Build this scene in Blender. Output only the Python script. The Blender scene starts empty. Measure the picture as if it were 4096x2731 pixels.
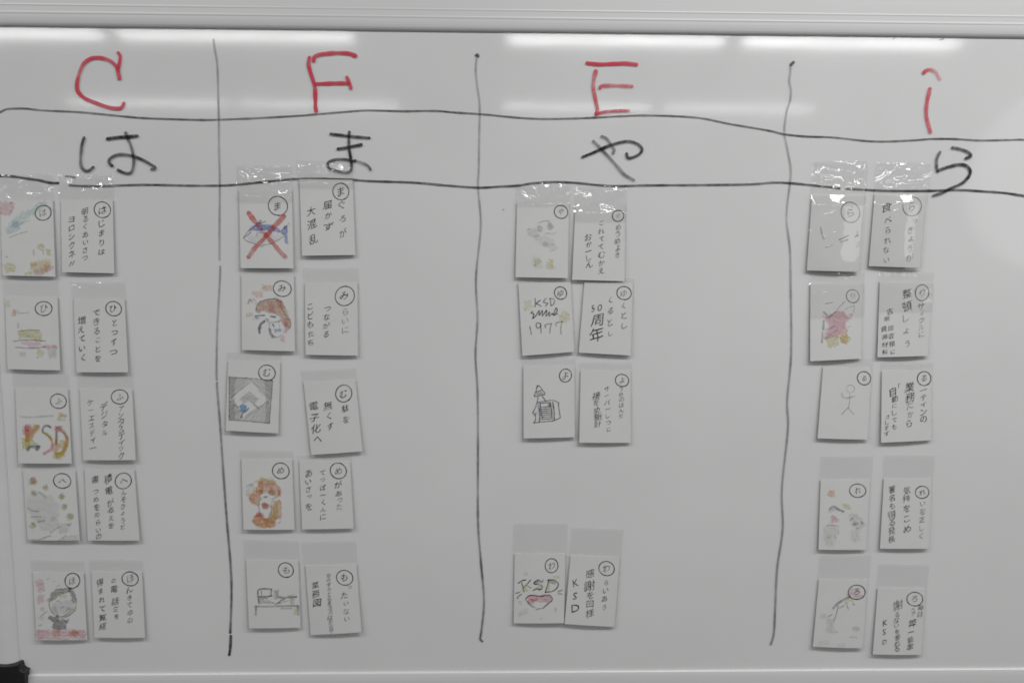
import bpy, bmesh, math, random
from mathutils import Vector, Matrix, noise

random.seed(7)
SC = bpy.context.scene
COL = SC.collection

# ------------------------------------------------------------------ camera
F = 3200.0                                   # focal length in pixels of a 4096 px wide picture
CAM_POS = Vector((0.0, -1.1, 1.5))
PITCH, YAW, ROLL = math.radians(-6.5), math.radians(-1.3), 0.0055
ROT = (Matrix.Rotation(YAW, 3, 'Z') @ Matrix.Rotation(math.radians(90) + PITCH, 3, 'X')
       @ Matrix.Rotation(ROLL, 3, 'Z'))
cam_data = bpy.data.cameras.new('camera')
cam_data.sensor_width = 36.0
cam_data.lens = F / 4096.0 * 36.0
cam_data.clip_start = 0.05
cam_data.clip_end = 100.0
cam_data.dof.use_dof = True
cam_data.dof.focus_distance = 1.30
cam_data.dof.aperture_fstop = 16.0
cam = bpy.data.objects.new('camera', cam_data)
cam.matrix_world = Matrix.Translation(CAM_POS) @ ROT.to_4x4()
COL.objects.link(cam)
SC.camera = cam

# ------------------------------------------------------------------ world: pale light of the room around
world = bpy.data.worlds.new('World')
SC.world = world
world.use_nodes = True
bg = world.node_tree.nodes['Background']
bg.inputs['Color'].default_value = (1.0, 1.0, 1.0, 1.0)
bg.inputs['Strength'].default_value = 0.075

# ------------------------------------------------------------------ the ceiling lamps and the window beside
LAMP_Z = CAM_POS.z + 1.042


def area(name, loc, rot, sx, sy, radiance, colour=(1.0, 0.998, 0.995), shape='RECTANGLE'):
    d = bpy.data.lights.new(name, 'AREA')
    d.shape = shape
    d.size, d.size_y = sx, sy
    d.energy = radiance * math.pi * sx * sy
    d.color = colour
    o = bpy.data.objects.new(name, d)
    o.location, o.rotation_euler = loc, rot
    COL.objects.link(o)
    return o


PAIRS = ((-2.50, 1.14, 0.54), (-1.28, 1.15, 0.95), (0.605, 1.08, 1.38), (1.79, 1.09, 1.20))
FAR = tuple((x, l, 0.96 if x < 0 else 1.04) for x, l, k in PAIRS)
for row_y, rad, wide, xs in ((-0.98, 16.5, 0.20, PAIRS + ((3.7, 1.15, 1.2),)), (-3.03, 23.0, 0.13, FAR), (-4.9, 14.0, 0.15, FAR)):
    for x, long_, k in xs:
        area('ceiling_lamp', (x, row_y, LAMP_Z), (0, 0, 0), long_, wide, rad * k)
area('window_light', (3.35, -3.75, 1.95), (0, math.radians(90), 0), 1.1, 1.7, 1.0, (1.0, 1.0, 1.0), 'ELLIPSE')

SC.view_settings.view_transform = 'Standard'
SC.view_settings.look = 'None'
SC.view_settings.exposure = 0.0
SC.view_settings.gamma = 1.0
SC.view_settings.use_curve_mapping = False
SC.cycles.transparent_max_bounces = 48
SC.cycles.max_bounces = 8
SC.cycles.pixel_filter_type = 'BLACKMAN_HARRIS'
SC.cycles.filter_width = 1.75
SC.cycles.use_denoising = True


# ------------------------------------------------------------------ helpers
def P(px, py, off=0.0):
    """Point of the plane OFF metres in front of the board, seen at pixel (px, py) of the photograph."""
    d = ROT @ Vector(((px - 2048.0) / F, -(py - 1365.5) / F, -1.0))
    t = (-off - CAM_POS.y) / d.y
    return CAM_POS + d * t


MM = 0.001
PX = 0.000344                                 # metres on the board per photograph pixel


def mesh_obj(name, verts, faces, mats, parent=None, fmat=None, smooth=False, density=None, loc=None):
    me = bpy.data.meshes.new(name)
    me.from_pydata([tuple(v) for v in verts], [], faces)
    for m in mats:
        me.materials.append(m)
    if fmat:
        me.polygons.foreach_set('material_index', fmat)
    if smooth:
        me.polygons.foreach_set('use_smooth', [True] * len(me.polygons))
    if density is not None:
        a = me.attributes.new('ink_cover', 'FLOAT', 'POINT')
        a.data.foreach_set('value', density)
    me.update()
    o = bpy.data.objects.new(name, me)
    COL.objects.link(o)
    if parent is not None:
        o.parent = parent
    if loc is not None:
        o.location = loc
    return o


def empty(name, loc, label, cat, group=None):
    o = bpy.data.objects.new(name, None)
    o.empty_display_size = 0.02
    o.location = loc
    o['label'] = label
    o['category'] = cat
    if group:
        o['group'] = group
    COL.objects.link(o)
    return o


# ------------------------------------------------------------------ materials
def new_mat(name):
    m = bpy.data.materials.new(name)
    m.use_nodes = True
    nt = m.node_tree
    return m, nt, nt.nodes['Principled BSDF']


def noise_node(nt, scale, detail=3.0, coord='Object', stretch=None):
    tc = nt.nodes.new('ShaderNodeTexCoord')
    n = nt.nodes.new('ShaderNodeTexNoise')
    n.inputs['Scale'].default_value = scale
    n.inputs['Detail'].default_value = detail
    if stretch:
        mp = nt.nodes.new('ShaderNodeMapping')
        mp.inputs['Scale'].default_value = stretch
        nt.links.new(tc.outputs[coord], mp.inputs['Vector'])
        nt.links.new(mp.outputs['Vector'], n.inputs['Vector'])
    else:
        nt.links.new(tc.outputs[coord], n.inputs['Vector'])
    return n


def ramp(nt, src, stops):
    r = nt.nodes.new('ShaderNodeValToRGB')
    e = r.color_ramp.elements
    e[0].position, e[0].color = stops[0][0], (*stops[0][1], 1)
    e[1].position, e[1].color = stops[-1][0], (*stops[-1][1], 1)
    for p, c in stops[1:-1]:
        x = e.new(p)
        x.color = (*c, 1)
    nt.links.new(src, r.inputs['Fac'])
    return r


def make_surface(name, lo, hi, scale, rough, rough_var=0.0, spec=0.5, metallic=0.0, coat=0.0, coat_rough=0.1,
                 bump=0.0, bump_scale=200.0, stretch=None):
    m, nt, b = new_mat(name)
    n = noise_node(nt, scale, 4.0, stretch=stretch)
    r = ramp(nt, n.outputs['Fac'], [(0.3, lo), (0.7, hi)])
    nt.links.new(r.outputs['Color'], b.inputs['Base Color'])
    b.inputs['Metallic'].default_value = metallic
    b.inputs['Specular IOR Level'].default_value = spec
    b.inputs['Coat Weight'].default_value = coat
    b.inputs['Coat Roughness'].default_value = coat_rough
    if rough_var:
        mr = nt.nodes.new('ShaderNodeMapRange')
        mr.inputs['From Min'].default_value = 0.3
        mr.inputs['From Max'].default_value = 0.7
        mr.inputs['To Min'].default_value = rough - rough_var
        mr.inputs['To Max'].default_value = rough + rough_var
        n2 = noise_node(nt, scale * 1.7, 3.0, stretch=stretch)
        nt.links.new(n2.outputs['Fac'], mr.inputs['Value'])
        nt.links.new(mr.outputs['Result'], b.inputs['Roughness'])
    else:
        b.inputs['Roughness'].default_value = rough
    if bump:
        bn = noise_node(nt, bump_scale, 2.0)
        bp = nt.nodes.new('ShaderNodeBump')
        bp.inputs['Strength'].default_value = bump
        bp.inputs['Distance'].default_value = 0.001
        nt.links.new(bn.outputs['Fac'], bp.inputs['Height'])
        nt.links.new(bp.outputs['Normal'], b.inputs['Normal'])
    return m


M_BOARD = make_surface('white_enamel', (0.70, 0.70, 0.70), (0.735, 0.735, 0.735), 4.5, 0.070, 0.010, bump=0.02, bump_scale=9.0)
M_RAIL = make_surface('painted_aluminium', (0.68, 0.68, 0.68), (0.72, 0.72, 0.72), 6.0, 0.30, 0.03, metallic=0.0, stretch=(0.2, 4, 4))
M_CAP = make_surface('black_plastic', (0.006, 0.006, 0.007), (0.014, 0.014, 0.015), 40.0, 0.5, bump=0.15, bump_scale=900.0)
M_WALL = make_surface('wall_paint', (0.66, 0.665, 0.66), (0.71, 0.715, 0.71), 4.0, 0.6, bump=0.2, bump_scale=300.0)
M_PAPER = make_surface('card_paper', (0.65, 0.65, 0.645), (0.675, 0.675, 0.67), 30.0, 0.55, spec=0.3, coat=0.35, coat_rough=0.16)


def make_film():
    m, nt, b = new_mat('clear_film')
    nt.nodes.remove(b)
    out = nt.nodes['Material Output']
    tr = nt.nodes.new('ShaderNodeBsdfTransparent')
    tr.inputs['Color'].default_value = (0.988, 0.99, 0.988, 1)
    gl = nt.nodes.new('ShaderNodeBsdfGlossy')
    gl.inputs['Roughness'].default_value = 0.05
    gl.inputs['Color'].default_value = (1, 1, 1, 1)
    ge = nt.nodes.new('ShaderNodeNewGeometry')
    dt = nt.nodes.new('ShaderNodeVectorMath')
    dt.operation = 'DOT_PRODUCT'
    nt.links.new(ge.outputs['Normal'], dt.inputs[0])
    nt.links.new(ge.outputs['Incoming'], dt.inputs[1])

    def math_node(op, a, b_):
        q = nt.nodes.new('ShaderNodeMath')
        q.operation = op
        for i, w in enumerate((a, b_)):
            if w is None:
                continue
            if isinstance(w, (int, float)):
                q.inputs[i].default_value = w
            else:
                nt.links.new(w, q.inputs[i])
        return q.outputs['Value']
    cs = math_node('ABSOLUTE', dt.outputs['Value'], None)
    sch = math_node('POWER', math_node('SUBTRACT', 1.0, cs), 5.0)
    fac = math_node('ADD', math_node('MULTIPLY', sch, 0.6), 0.072)     # two faces of the film
    mx = nt.nodes.new('ShaderNodeMixShader')
    nt.links.new(fac, mx.inputs['Fac'])
    nt.links.new(tr.outputs['BSDF'], mx.inputs[1])
    nt.links.new(gl.outputs['BSDF'], mx.inputs[2])
    nt.links.new(mx.outputs['Shader'], out.inputs['Surface'])
    return m


M_FILM = make_film()


def make_ink(name, colour, grain_scale, grain_lo, rough=0.5):
    """Ink or pencil whose cover over the paper follows the 'density' of each stroke and a fine grain."""
    m, nt, b = new_mat(name)
    b.inputs['Base Color'].default_value = (*colour, 1)
    b.inputs['Roughness'].default_value = rough
    b.inputs['Specular IOR Level'].default_value = 0.2
    out = nt.nodes['Material Output']
    at = nt.nodes.new('ShaderNodeAttribute')
    at.attribute_name = 'ink_cover'
    n = noise_node(nt, grain_scale, 2.0)
    mr = nt.nodes.new('ShaderNodeMapRange')
    mr.inputs['From Min'].default_value = 0.3
    mr.inputs['From Max'].default_value = 0.65
    mr.inputs['To Min'].default_value = grain_lo
    mr.inputs['To Max'].default_value = 1.0
    nt.links.new(n.outputs['Fac'], mr.inputs['Value'])
    mu = nt.nodes.new('ShaderNodeMath')
    mu.operation = 'MULTIPLY'
    nt.links.new(at.outputs['Fac'], mu.inputs[0])
    nt.links.new(mr.outputs['Result'], mu.inputs[1])
    tr = nt.nodes.new('ShaderNodeBsdfTransparent')
    mx = nt.nodes.new('ShaderNodeMixShader')
    nt.links.new(mu.outputs['Value'], mx.inputs['Fac'])
    nt.links.new(tr.outputs['BSDF'], mx.inputs[1])
    nt.links.new(b.outputs['BSDF'], mx.inputs[2])
    nt.links.new(mx.outputs['Shader'], out.inputs['Surface'])
    return m


M_MARK = make_ink('black_marker', (0.012, 0.012, 0.013), 160.0, 0.72, 0.35)
M_RED = make_ink('red_marker', (0.66, 0.045, 0.085), 160.0, 0.75, 0.35)
INK = {
    'k': make_ink('black_pen', (0.015, 0.015, 0.017), 700.0, 0.75),
    'g': make_ink('grey_pencil', (0.13, 0.13, 0.135), 900.0, 0.55),
    'r': make_ink('red_crayon', (0.58, 0.10, 0.08), 500.0, 0.6),
    'b': make_ink('blue_crayon', (0.09, 0.17, 0.52), 500.0, 0.55),
    'c': make_ink('light_blue_crayon', (0.12, 0.34, 0.60), 500.0, 0.55),
    'o': make_ink('orange_crayon', (0.66, 0.29, 0.085), 500.0, 0.6),
    'w': make_ink('brown_crayon', (0.42, 0.22, 0.11), 500.0, 0.6),
    'y': make_ink('yellow_crayon', (0.56, 0.52, 0.10), 500.0, 0.5),
    'p': make_ink('pink_crayon', (0.66, 0.29, 0.36), 500.0, 0.55),
    't': make_ink('teal_crayon', (0.20, 0.50, 0.45), 500.0, 0.55),
    'v': make_ink('violet_crayon', (0.25, 0.20, 0.55), 500.0, 0.55),
}
INK_KEYS = list(INK)


# ------------------------------------------------------------------ strokes
def smooth_path(pts, step):
    """Catmull-Rom through 2-D points, resampled about every STEP."""
    if len(pts) == 2:
        a, b = pts
        n = max(2, int(math.dist(a, b) / step) + 1)
        return [(a[0] + (b[0] - a[0]) * i / n, a[1] + (b[1] - a[1]) * i / n) for i in range(n + 1)]
    out = []
    q = [pts[0]] + list(pts) + [pts[-1]]
    for i in range(1, len(q) - 2):
        p0, p1, p2, p3 = q[i - 1], q[i], q[i + 1], q[i + 2]
        n = max(2, int(math.dist(p1, p2) / step) + 1)
        for k in range(n):
            t = k / n
            out.append(tuple(0.5 * (2 * p1[j] + (p2[j] - p0[j]) * t + (2 * p0[j] - 5 * p1[j] + 4 * p2[j] - p3[j]) * t * t
                                    + (3 * p1[j] - p0[j] - 3 * p2[j] + p3[j]) * t ** 3) for j in (0, 1)))
    out.append(tuple(pts[-1]))
    return out


class Strokes:
    """Collects flat ribbons in 2-D picture coordinates; put(x, y, level) places them on a surface."""
    def __init__(self, put, seed=0):
        self.put, self.v, self.f, self.m, self.d = put, [], [], [], []
        self.level = 0
        self.rng = random.Random(seed)

    def ribbon(self, pts, width, density, mat=0, step=None, taper=0.0, vary=0.12, fade=None):
        path = smooth_path(pts, step or max(width * 0.6, 2.0))
        n = len(path)
        base = len(self.v)
        ph = self.rng.random() * 50
        L, R, D = [], [], []
        for i, (x, y) in enumerate(path):
            a = path[max(i - 1, 0)]
            b = path[min(i + 1, n - 1)]
            dx, dy = b[0] - a[0], b[1] - a[1]
            l = math.hypot(dx, dy) or 1.0
            nx, ny = -dy / l, dx / l
            t = i / (n - 1)
            w = width * (1 + vary * noise.noise((x * 0.03, y * 0.03, ph)) * 2)
            if taper:
                w *= 1 - taper * t
            d = density * (1 + 0.22 * noise.noise((x * 0.012, y * 0.012, ph + 9)) * 2)
            if fade:
                d *= fade[0] + (fade[1] - fade[0]) * t
            if i == 0 or i == n - 1:
                d *= 1.15
            L.append((x + nx * w / 2, y + ny * w / 2))
            R.append((x - nx * w / 2, y - ny * w / 2))
            D.append(min(1.0, max(0.0, d)))
        lv = self.level
        for (l_, r_, d_) in zip(L, R, D):
            self.v += [self.put(*l_, lv), self.put(*r_, lv)]
            self.d += [d_, d_]
        for i in range(n - 1):
            a = base + 2 * i
            self.f.append((a, a + 1, a + 3, a + 2))
            self.m.append(mat)
        # round ends
        for end in (0, n - 1):
            cx, cy = path[end]
            o = path[1] if end == 0 else path[n - 2]
            ang = math.atan2(cy - o[1], cx - o[0])
            w = math.dist(L[end], R[end]) / 2
            k0 = len(self.v)
            ring = []
            for j in range(7):
                th = ang - math.pi / 2 + math.pi * j / 6
                ring.append(len(self.v))
                self.v.append(self.put(cx + math.cos(th) * w, cy + math.sin(th) * w, lv))
                self.d.append(D[end])
            self.f.append(tuple(ring))
            self.m.append(mat)
        self.level += 1

    def hatch(self, poly, ang, gap, width, density, mat, wash=0.0):
        """Crayon shading: parallel strokes inside a polygon."""
        if wash:
            self.fill(poly, wash, mat)
        ca, sa = math.cos(ang), math.sin(ang)
        rot = [(x * ca + y * sa, -x * sa + y * ca) for x, y in poly]
        y0, y1 = min(p[1] for p in rot), max(p[1] for p in rot)
        y = y0 + gap * 0.5
        lv0 = self.level
        while y < y1:
            xs = []
            for i in range(len(rot)):
                a, b = rot[i], rot[(i + 1) % len(rot)]
                if (a[1] <= y) != (b[1] <= y):
                    xs.append(a[0] + (y - a[1]) / (b[1] - a[1]) * (b[0] - a[0]))
            xs.sort()
            for xa, xb in zip(xs[::2], xs[1::2]):
                if xb - xa < 3:
                    continue
                j = lambda s: (self.rng.random() - 0.5) * s
                pts = []
                k = max(2, int((xb - xa) / 40) + 1)
                for q in range(k + 1):
                    xx = xa + (xb - xa) * q / k + (j(gap) if q in (0, k) else 0)
                    yy = y + j(gap * 0.7)
                    pts.append((xx * ca - yy * sa, xx * sa + yy * ca))
                self.level = lv0
                self.ribbon(pts, width * (0.85 + 0.3 * self.rng.random()), density * (0.8 + 0.4 * self.rng.random()), mat, step=25)
            y += gap * (0.85 + 0.3 * self.rng.random())
        self.level = lv0 + 1

    def fill(self, poly, density, mat):
        base = len(self.v)
        for x, y in poly:
            self.v.append(self.put(x, y, self.level))
            self.d.append(density)
        self.f.append(tuple(range(base, base + len(poly))))
        self.m.append(mat)
        self.level += 1

    def build(self, name, mats, parent, loc):
        return mesh_obj(name, [Vector(v) - loc for v in self.v], self.f, mats, parent, self.m, density=self.d)


# glyphs of the built-in lettering, as flat outlines, cached per character
GLYPH = {}


def glyph(ch):
    if ch not in GLYPH:
        cu = bpy.data.curves.new('glyph', 'FONT')
        cu.body = ch
        cu.size = 1.0
        cu.resolution_u = 2
        cu.offset = 0.002
        cu.align_x = 'CENTER'
        ob = bpy.data.objects.new('glyph', cu)
        me = bpy.data.meshes.new_from_object(ob)
        vs = [(v.co.x, v.co.y) for v in me.vertices]
        fs = [tuple(p.vertices) for p in me.polygons]
        bpy.data.objects.remove(ob)
        bpy.data.curves.remove(cu)
        bpy.data.meshes.remove(me)
        if vs:
            xs, ys = [v[0] for v in vs], [v[1] for v in vs]
            cx, cy = (min(xs) + max(xs)) / 2, (min(ys) + max(ys)) / 2
            vs = [(x - cx, y - cy) for x, y in vs]
        GLYPH[ch] = (vs, fs)
    return GLYPH[ch]


def write(st, text, a, b, size, density, mat=0, slant=0.29, turn=None):
    """Hand lettering: characters from centre A to centre B, each a little turned, leaned and warped."""
    n = len(text)
    for i, ch in enumerate(text):
        t = i / (n - 1) if n > 1 else 0.0
        r = st.rng
        cx = a[0] + (b[0] - a[0]) * t + (r.random() - .5) * size * .14
        cy = a[1] + (b[1] - a[1]) * t + (r.random() - .5) * size * .10
        vs, fs = glyph(ch)
        if not vs:
            continue
        k = size * (0.88 + 0.28 * r.random())
        kx = k * (0.92 + 0.16 * r.random())
        if ch in 'ーつてくしこいにりん、':
            k *= 0.92
        th = (r.random() - .5) * 0.26
        ph = r.random() * 80
        base = len(st.v)
        sl = slant + (r.random() - .5) * .14
        dd = density * (0.82 + 0.3 * r.random())
        for x, y in vs:
            x2 = x + 0.08 * noise.noise((x * 2.2, y * 2.2, ph))
            y2 = y + sl * x + 0.10 * noise.noise((x * 2.2, y * 2.2, ph + 30))
            X = (x2 * math.cos(th) - y2 * math.sin(th)) * kx
            Y = (x2 * math.sin(th) + y2 * math.cos(th)) * k
            st.v.append(st.put(cx + X, cy - Y, st.level))
            st.d.append(min(1, dd * (1 + 0.5 * noise.noise((x * 3, y * 3, ph + 5)))))
        for f in fs:
            st.f.append(tuple(base + q for q in f))
            st.m.append(mat)
    st.level += 1


# ------------------------------------------------------------------ wall behind the board
def box(name, x0, x1, y0, y1, z0, z1, mats, parent=None):
    v = [(x, y, z) for x in (x0, x1) for y in (y0, y1) for z in (z0, z1)]
    f = [(0, 1, 3, 2), (4, 6, 7, 5), (0, 4, 5, 1), (2, 3, 7, 6), (0, 2, 6, 4), (1, 5, 7, 3)]
    return mesh_obj(name, v, f, mats, parent)


wall = box('wall', -3.0, 3.0, 0.030, 0.13, 0.0, 2.6, [M_WALL])
wall['kind'] = 'structure'
wall['label'] = 'plain pale wall behind the whiteboard'

# ------------------------------------------------------------------ whiteboard
Z_TOP = P(2048, 131).z
Z_BOT = P(2048, 2683).z
X_LEFT = P(66, 2450).x
X_RIGHT = 1.02
board = empty('whiteboard', (0.15, 0.0, Z_BOT - 0.04),
              'large white magnetic board with hand-drawn grid, red letters and silver rails', 'whiteboard')
BL = Vector(board.location)


def board_panel():
    v, f = [], []
    nx, nz = 60, 36
    x0, x1, z0, z1 = X_LEFT - 0.004, X_RIGHT + 0.004, Z_BOT - 0.004, Z_TOP + 0.004
    for j in range(nz + 1):
        for i in range(nx + 1):
            x = x0 + (x1 - x0) * i / nx
            z = z0 + (z1 - z0) * j / nz
            v.append(Vector((x, 0.0, z)) - BL)
    for j in range(nz):
        for i in range(nx):
            a = j * (nx + 1) + i
            f.append((a, a + 1, a + nx + 2, a + nx + 1))
    n = len(v)
    v += [Vector((x, 0.012, z)) - BL for x, z in ((x0, z0), (x1, z0), (x1, z1), (x0, z1))]
    f.append((n + 3, n + 2, n + 1, n))
    return mesh_obj('panel', v, f, [M_BOARD], board, smooth=False)


board_panel()


def rail(profile, axis, s0, s1, place):
    """Extruded rail: PROFILE of (depth in front of board, distance outward) in mm, between s0 and s1."""
    v, f = [], []
    n = len(profile)
    for s in (s0, s1):
        for d, h in profile:
            v.append(place(s, d * MM, h * MM) - BL)
    for i in range(n):
        j = (i + 1) % n
        f.append((i, j, n + j, n + i))
    f.append(tuple(range(n)))
    f.append(tuple(range(2 * n - 1, n - 1, -1)))
    o = mesh_obj('rail', v, f, [M_RAIL], board)
    bm = bmesh.new()
    bm.from_mesh(o.data)
    bmesh.ops.recalc_face_normals(bm, faces=bm.faces)
    bm.to_mesh(o.data)
    bm.free()
    return o


def bead(h0, w, up, base, n=8):
    """A rounded bead along the rail face, W mm wide and UP mm proud of depth BASE."""
    return [(base + up * (0.5 - 0.5 * math.cos(2 * math.pi * i / n)), h0 + w * i / n) for i in range(n + 1)]


TOP_PROFILE = ([(-14, 0.0), (1.5, 0.0), (2.6, 0.6), (4.0, 2.0), (5.2, 4.2), (5.9, 7.4), (6.3, 11.0), (6.4, 13.5)]
               + bead(14.6, 4.2, 0.42, 6.4) + [(6.4, 22.0)] + bead(24.6, 3.6, 0.32, 6.4) + [(6.4, 31.0), (6.4, 52.0), (5.0, 54.0), (-14, 54.0)])
SIDE_PROFILE = [(-14, 0.0), (1.5, 0.0), (3.0, 1.5), (4.8, 4.5), (6.2, 8.0), (7.2, 11.5), (7.8, 15.0), (8.0, 19.0), (8.0, 28.0), (6.5, 30.0), (-14, 30.0)]
BOT_PROFILE = [(-14, 0.0), (2.6, 0.0), (3.1, 0.5), (3.5, 3.0), (3.9, 7.0), (4.1, 12.0), (4.2, 18.0), (4.2, 28.0), (3.0, 30.0), (-14, 30.0)]
rail(TOP_PROFILE, 'x', X_LEFT - 0.030, X_RIGHT + 0.03, lambda s, d, h: Vector((s, -d, Z_TOP + h)))
rail(BOT_PROFILE, 'x', X_LEFT + 0.0005, X_RIGHT + 0.03, lambda s, d, h: Vector((s, -d, Z_BOT - h)))
rail(SIDE_PROFILE, 'z', Z_BOT - 0.030, Z_TOP - 0.0005, lambda s, d, h: Vector((X_LEFT - h, -d, s)))


# black corner cap over the lower left joint: an L with a rounded inner notch
def corner_cap():
    px = [(-60, 2662), (-20, 2660), (20, 2662), (45, 2660), (62, 2657), (72, 2655), (76, 2664), (78, 2674), (84, 2682), (93, 2686),
          (101, 2688), (97, 2700), (98, 2740), (98, 2790), (-60, 2790)]
    off = 0.013
    front = [P(x, y, off) for x, y in px]
    v = [p - BL for p in front] + [Vector((p.x, 0.02, p.z)) - BL for p in front]
    n = len(px)
    f = [tuple(range(n)), tuple(range(2 * n - 1, n - 1, -1))]
    f += [(i, (i + 1) % n, n + (i + 1) % n, n + i) for i in range(n)]
    o = mesh_obj('corner_cap', v, f, [M_CAP], board)
    bm = bmesh.new()
    bm.from_mesh(o.data)
    bmesh.ops.recalc_face_normals(bm, faces=bm.faces)
    edges = [e for e in bm.edges if all(abs(vv.co.y + off) < 1e-4 for vv in e.verts)]
    bmesh.ops.bevel(bm, geom=edges, offset=0.0022, segments=3, profile=0.5, affect='EDGES')
    bm.to_mesh(o.data)
    bm.free()
    o['label'] = 'black plastic corner cap'


corner_cap()


# ---- marks on the board -----------------------------------------------------------------
def on_board(x, y, level):
    return P(x, y, 0.00025 + 0.00004 * level)


def mark(name, strokes, mat, label=None, scale=1.0, origin=(0, 0), seed=1, level=0):
    st = Strokes(on_board, seed)
    st.level = level
    for s in strokes:
        pts, width, dens = s[0], s[1], s[2]
        kw = s[3] if len(s) > 3 else {}
        st.ribbon([(origin[0] + x / scale, origin[1] + y / scale) for x, y in pts], width, dens, 0, step=6, **kw)
    o = st.build(name, [mat], board, BL)
    if label:
        o['label'] = label
    return o


H1 = [(2, 449), (26, 438), (65, 435), (109, 436), (174, 443), (305, 449), (436, 461), (566, 473), (697, 478), (806, 481), (871, 480),
      (1024, 474), (1198, 464), (1285, 457), (1416, 446), (1481, 443), (1612, 446), (1743, 445), (1830, 452), (1939, 459), (2048, 470),
      (2135, 476), (2222, 477), (2353, 473), (2484, 466), (2571, 463), (2701, 466), (2810, 475), (2919, 497), (3072, 523), (3137, 538),
      (3224, 547), (3333, 551), (3464, 565), (3551, 567), (3660, 562), (3725, 557), (3812, 557), (3921, 563), (4030, 561), (4110, 560), (4260, 566)]
mark('grid_line', [(H1, 9, 0.56)], M_MARK, 'upper wavy horizontal pen line', seed=3)
H2a = [(-120, 700), (0, 704), (57, 707), (115, 716), (158, 722), (201, 732), (232, 733)]
H2b = [(279, 742), (344, 745), (430, 745), (488, 742), (600, 740), (750, 743), (880, 743), (952, 739), (1000, 734), (1081, 726),
       (1181, 717), (1267, 715), (1325, 717), (1411, 720), (1480, 725), (1654, 731), (1780, 742), (1909, 751), (2000, 747), (2072, 743),
       (2129, 734), (2201, 729), (2244, 729), (2301, 732), (2373, 739), (2430, 744), (2488, 745), (2600, 742), (2800, 741), (3000, 738),
       (3093, 731), (3158, 733), (3233, 740), (3326, 750), (3357, 754)]
H2c = [(3386, 756), (3450, 759)]
H2d = [(3462, 760), (3497, 762)]
H2e = [(3506, 762), (3559, 764), (3699, 764), (3839, 761), (3932, 766), (4025, 773), (4110, 786), (4260, 800)]
mark('grid_line', [(H2a, 11, 0.76), (H2b, 10, 0.64), (H2c, 10, .6), (H2d, 10, .75), (H2e, 10, 0.68)], M_MARK,
     'lower wavy horizontal pen line with small gaps', seed=4, level=6)
V1a = [(854, 160), (860, 205), (869, 261), (873, 392), (875, 479), (876, 600), (879, 734), (878, 900), (878, 1038)]
V1b = [(881, 1066), (879, 1128), (869, 1307), (866, 1470), (867, 1518)]
V1c = [(868, 1530), (869, 1560), (881, 1708), (893, 1886), (906, 2065), (921, 2243), (926, 2365), (921, 2528)]
V1d = [(923, 2542), (921, 2590), (917, 2617)]
mark('grid_line', [(V1a, 9, 0.30), (V1b, 8.5, 0.34), (V1c, 9.5, 0.54, dict(fade=(0.8, 1.15))), (V1d, 11, 0.8)], M_MARK,
     'vertical pen line between the first and second columns', seed=5, level=12)
V2 = [(1908, 219), (1903, 279), (1908, 340), (1917, 401), (1919, 457), (1917, 544), (1915, 679), (1912, 751), (1923, 903), (1904, 1112),
      (1910, 1273), (1902, 1418), (1910, 1562), (1912, 1787), (1912, 2077), (1923, 2238), (1936, 2398), (1927, 2511), (1921, 2552), (1929, 2563)]
mark('grid_line', [(V2, 8.5, 0.42, dict(fade=(0.68, 1.3))), ([(1904, 222), (1910, 219), (1913, 226)], 12, 0.55)], M_MARK,
     'vertical pen line between the second and third columns', seed=6, level=18)
V3 = [(3172, 252), (3163, 262), (3161, 296), (3157, 327), (3164, 361), (3161, 401), (3148, 444), (3139, 501), (3139, 544), (3152, 610),
      (3163, 675), (3160, 734), (3146, 870), (3160, 997), (3163, 1157), (3165, 1412), (3149, 1603), (3152, 1715), (3128, 1954),
      (3131, 2114), (3109, 2273), (3101, 2433), (3096, 2529), (3084, 2574)]
mark('grid_line', [(V3, 9, 0.40, dict(fade=(0.75, 1.25))), ([(3174, 250), (3164, 260)], 13, 0.6)], M_MARK,
     'vertical pen line between the third and fourth columns', seed=7, level=24)
mark('stray_mark', [([(264, 706), (280, 707), (300, 711)], 8, 0.5)], M_MARK, seed=8, level=2)
mark('stray_mark', [([(3572, 157), (3579, 152)], 6, 0.4)], M_MARK, seed=8, level=2)
mark('stray_mark', [([(3762, 160), (3774, 157)], 7, 0.45)], M_MARK, seed=8, level=2)
mark('stray_mark', [([(2011, 840), (2016, 838)], 3, 0.5)], M_MARK, seed=8, level=2)

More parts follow.
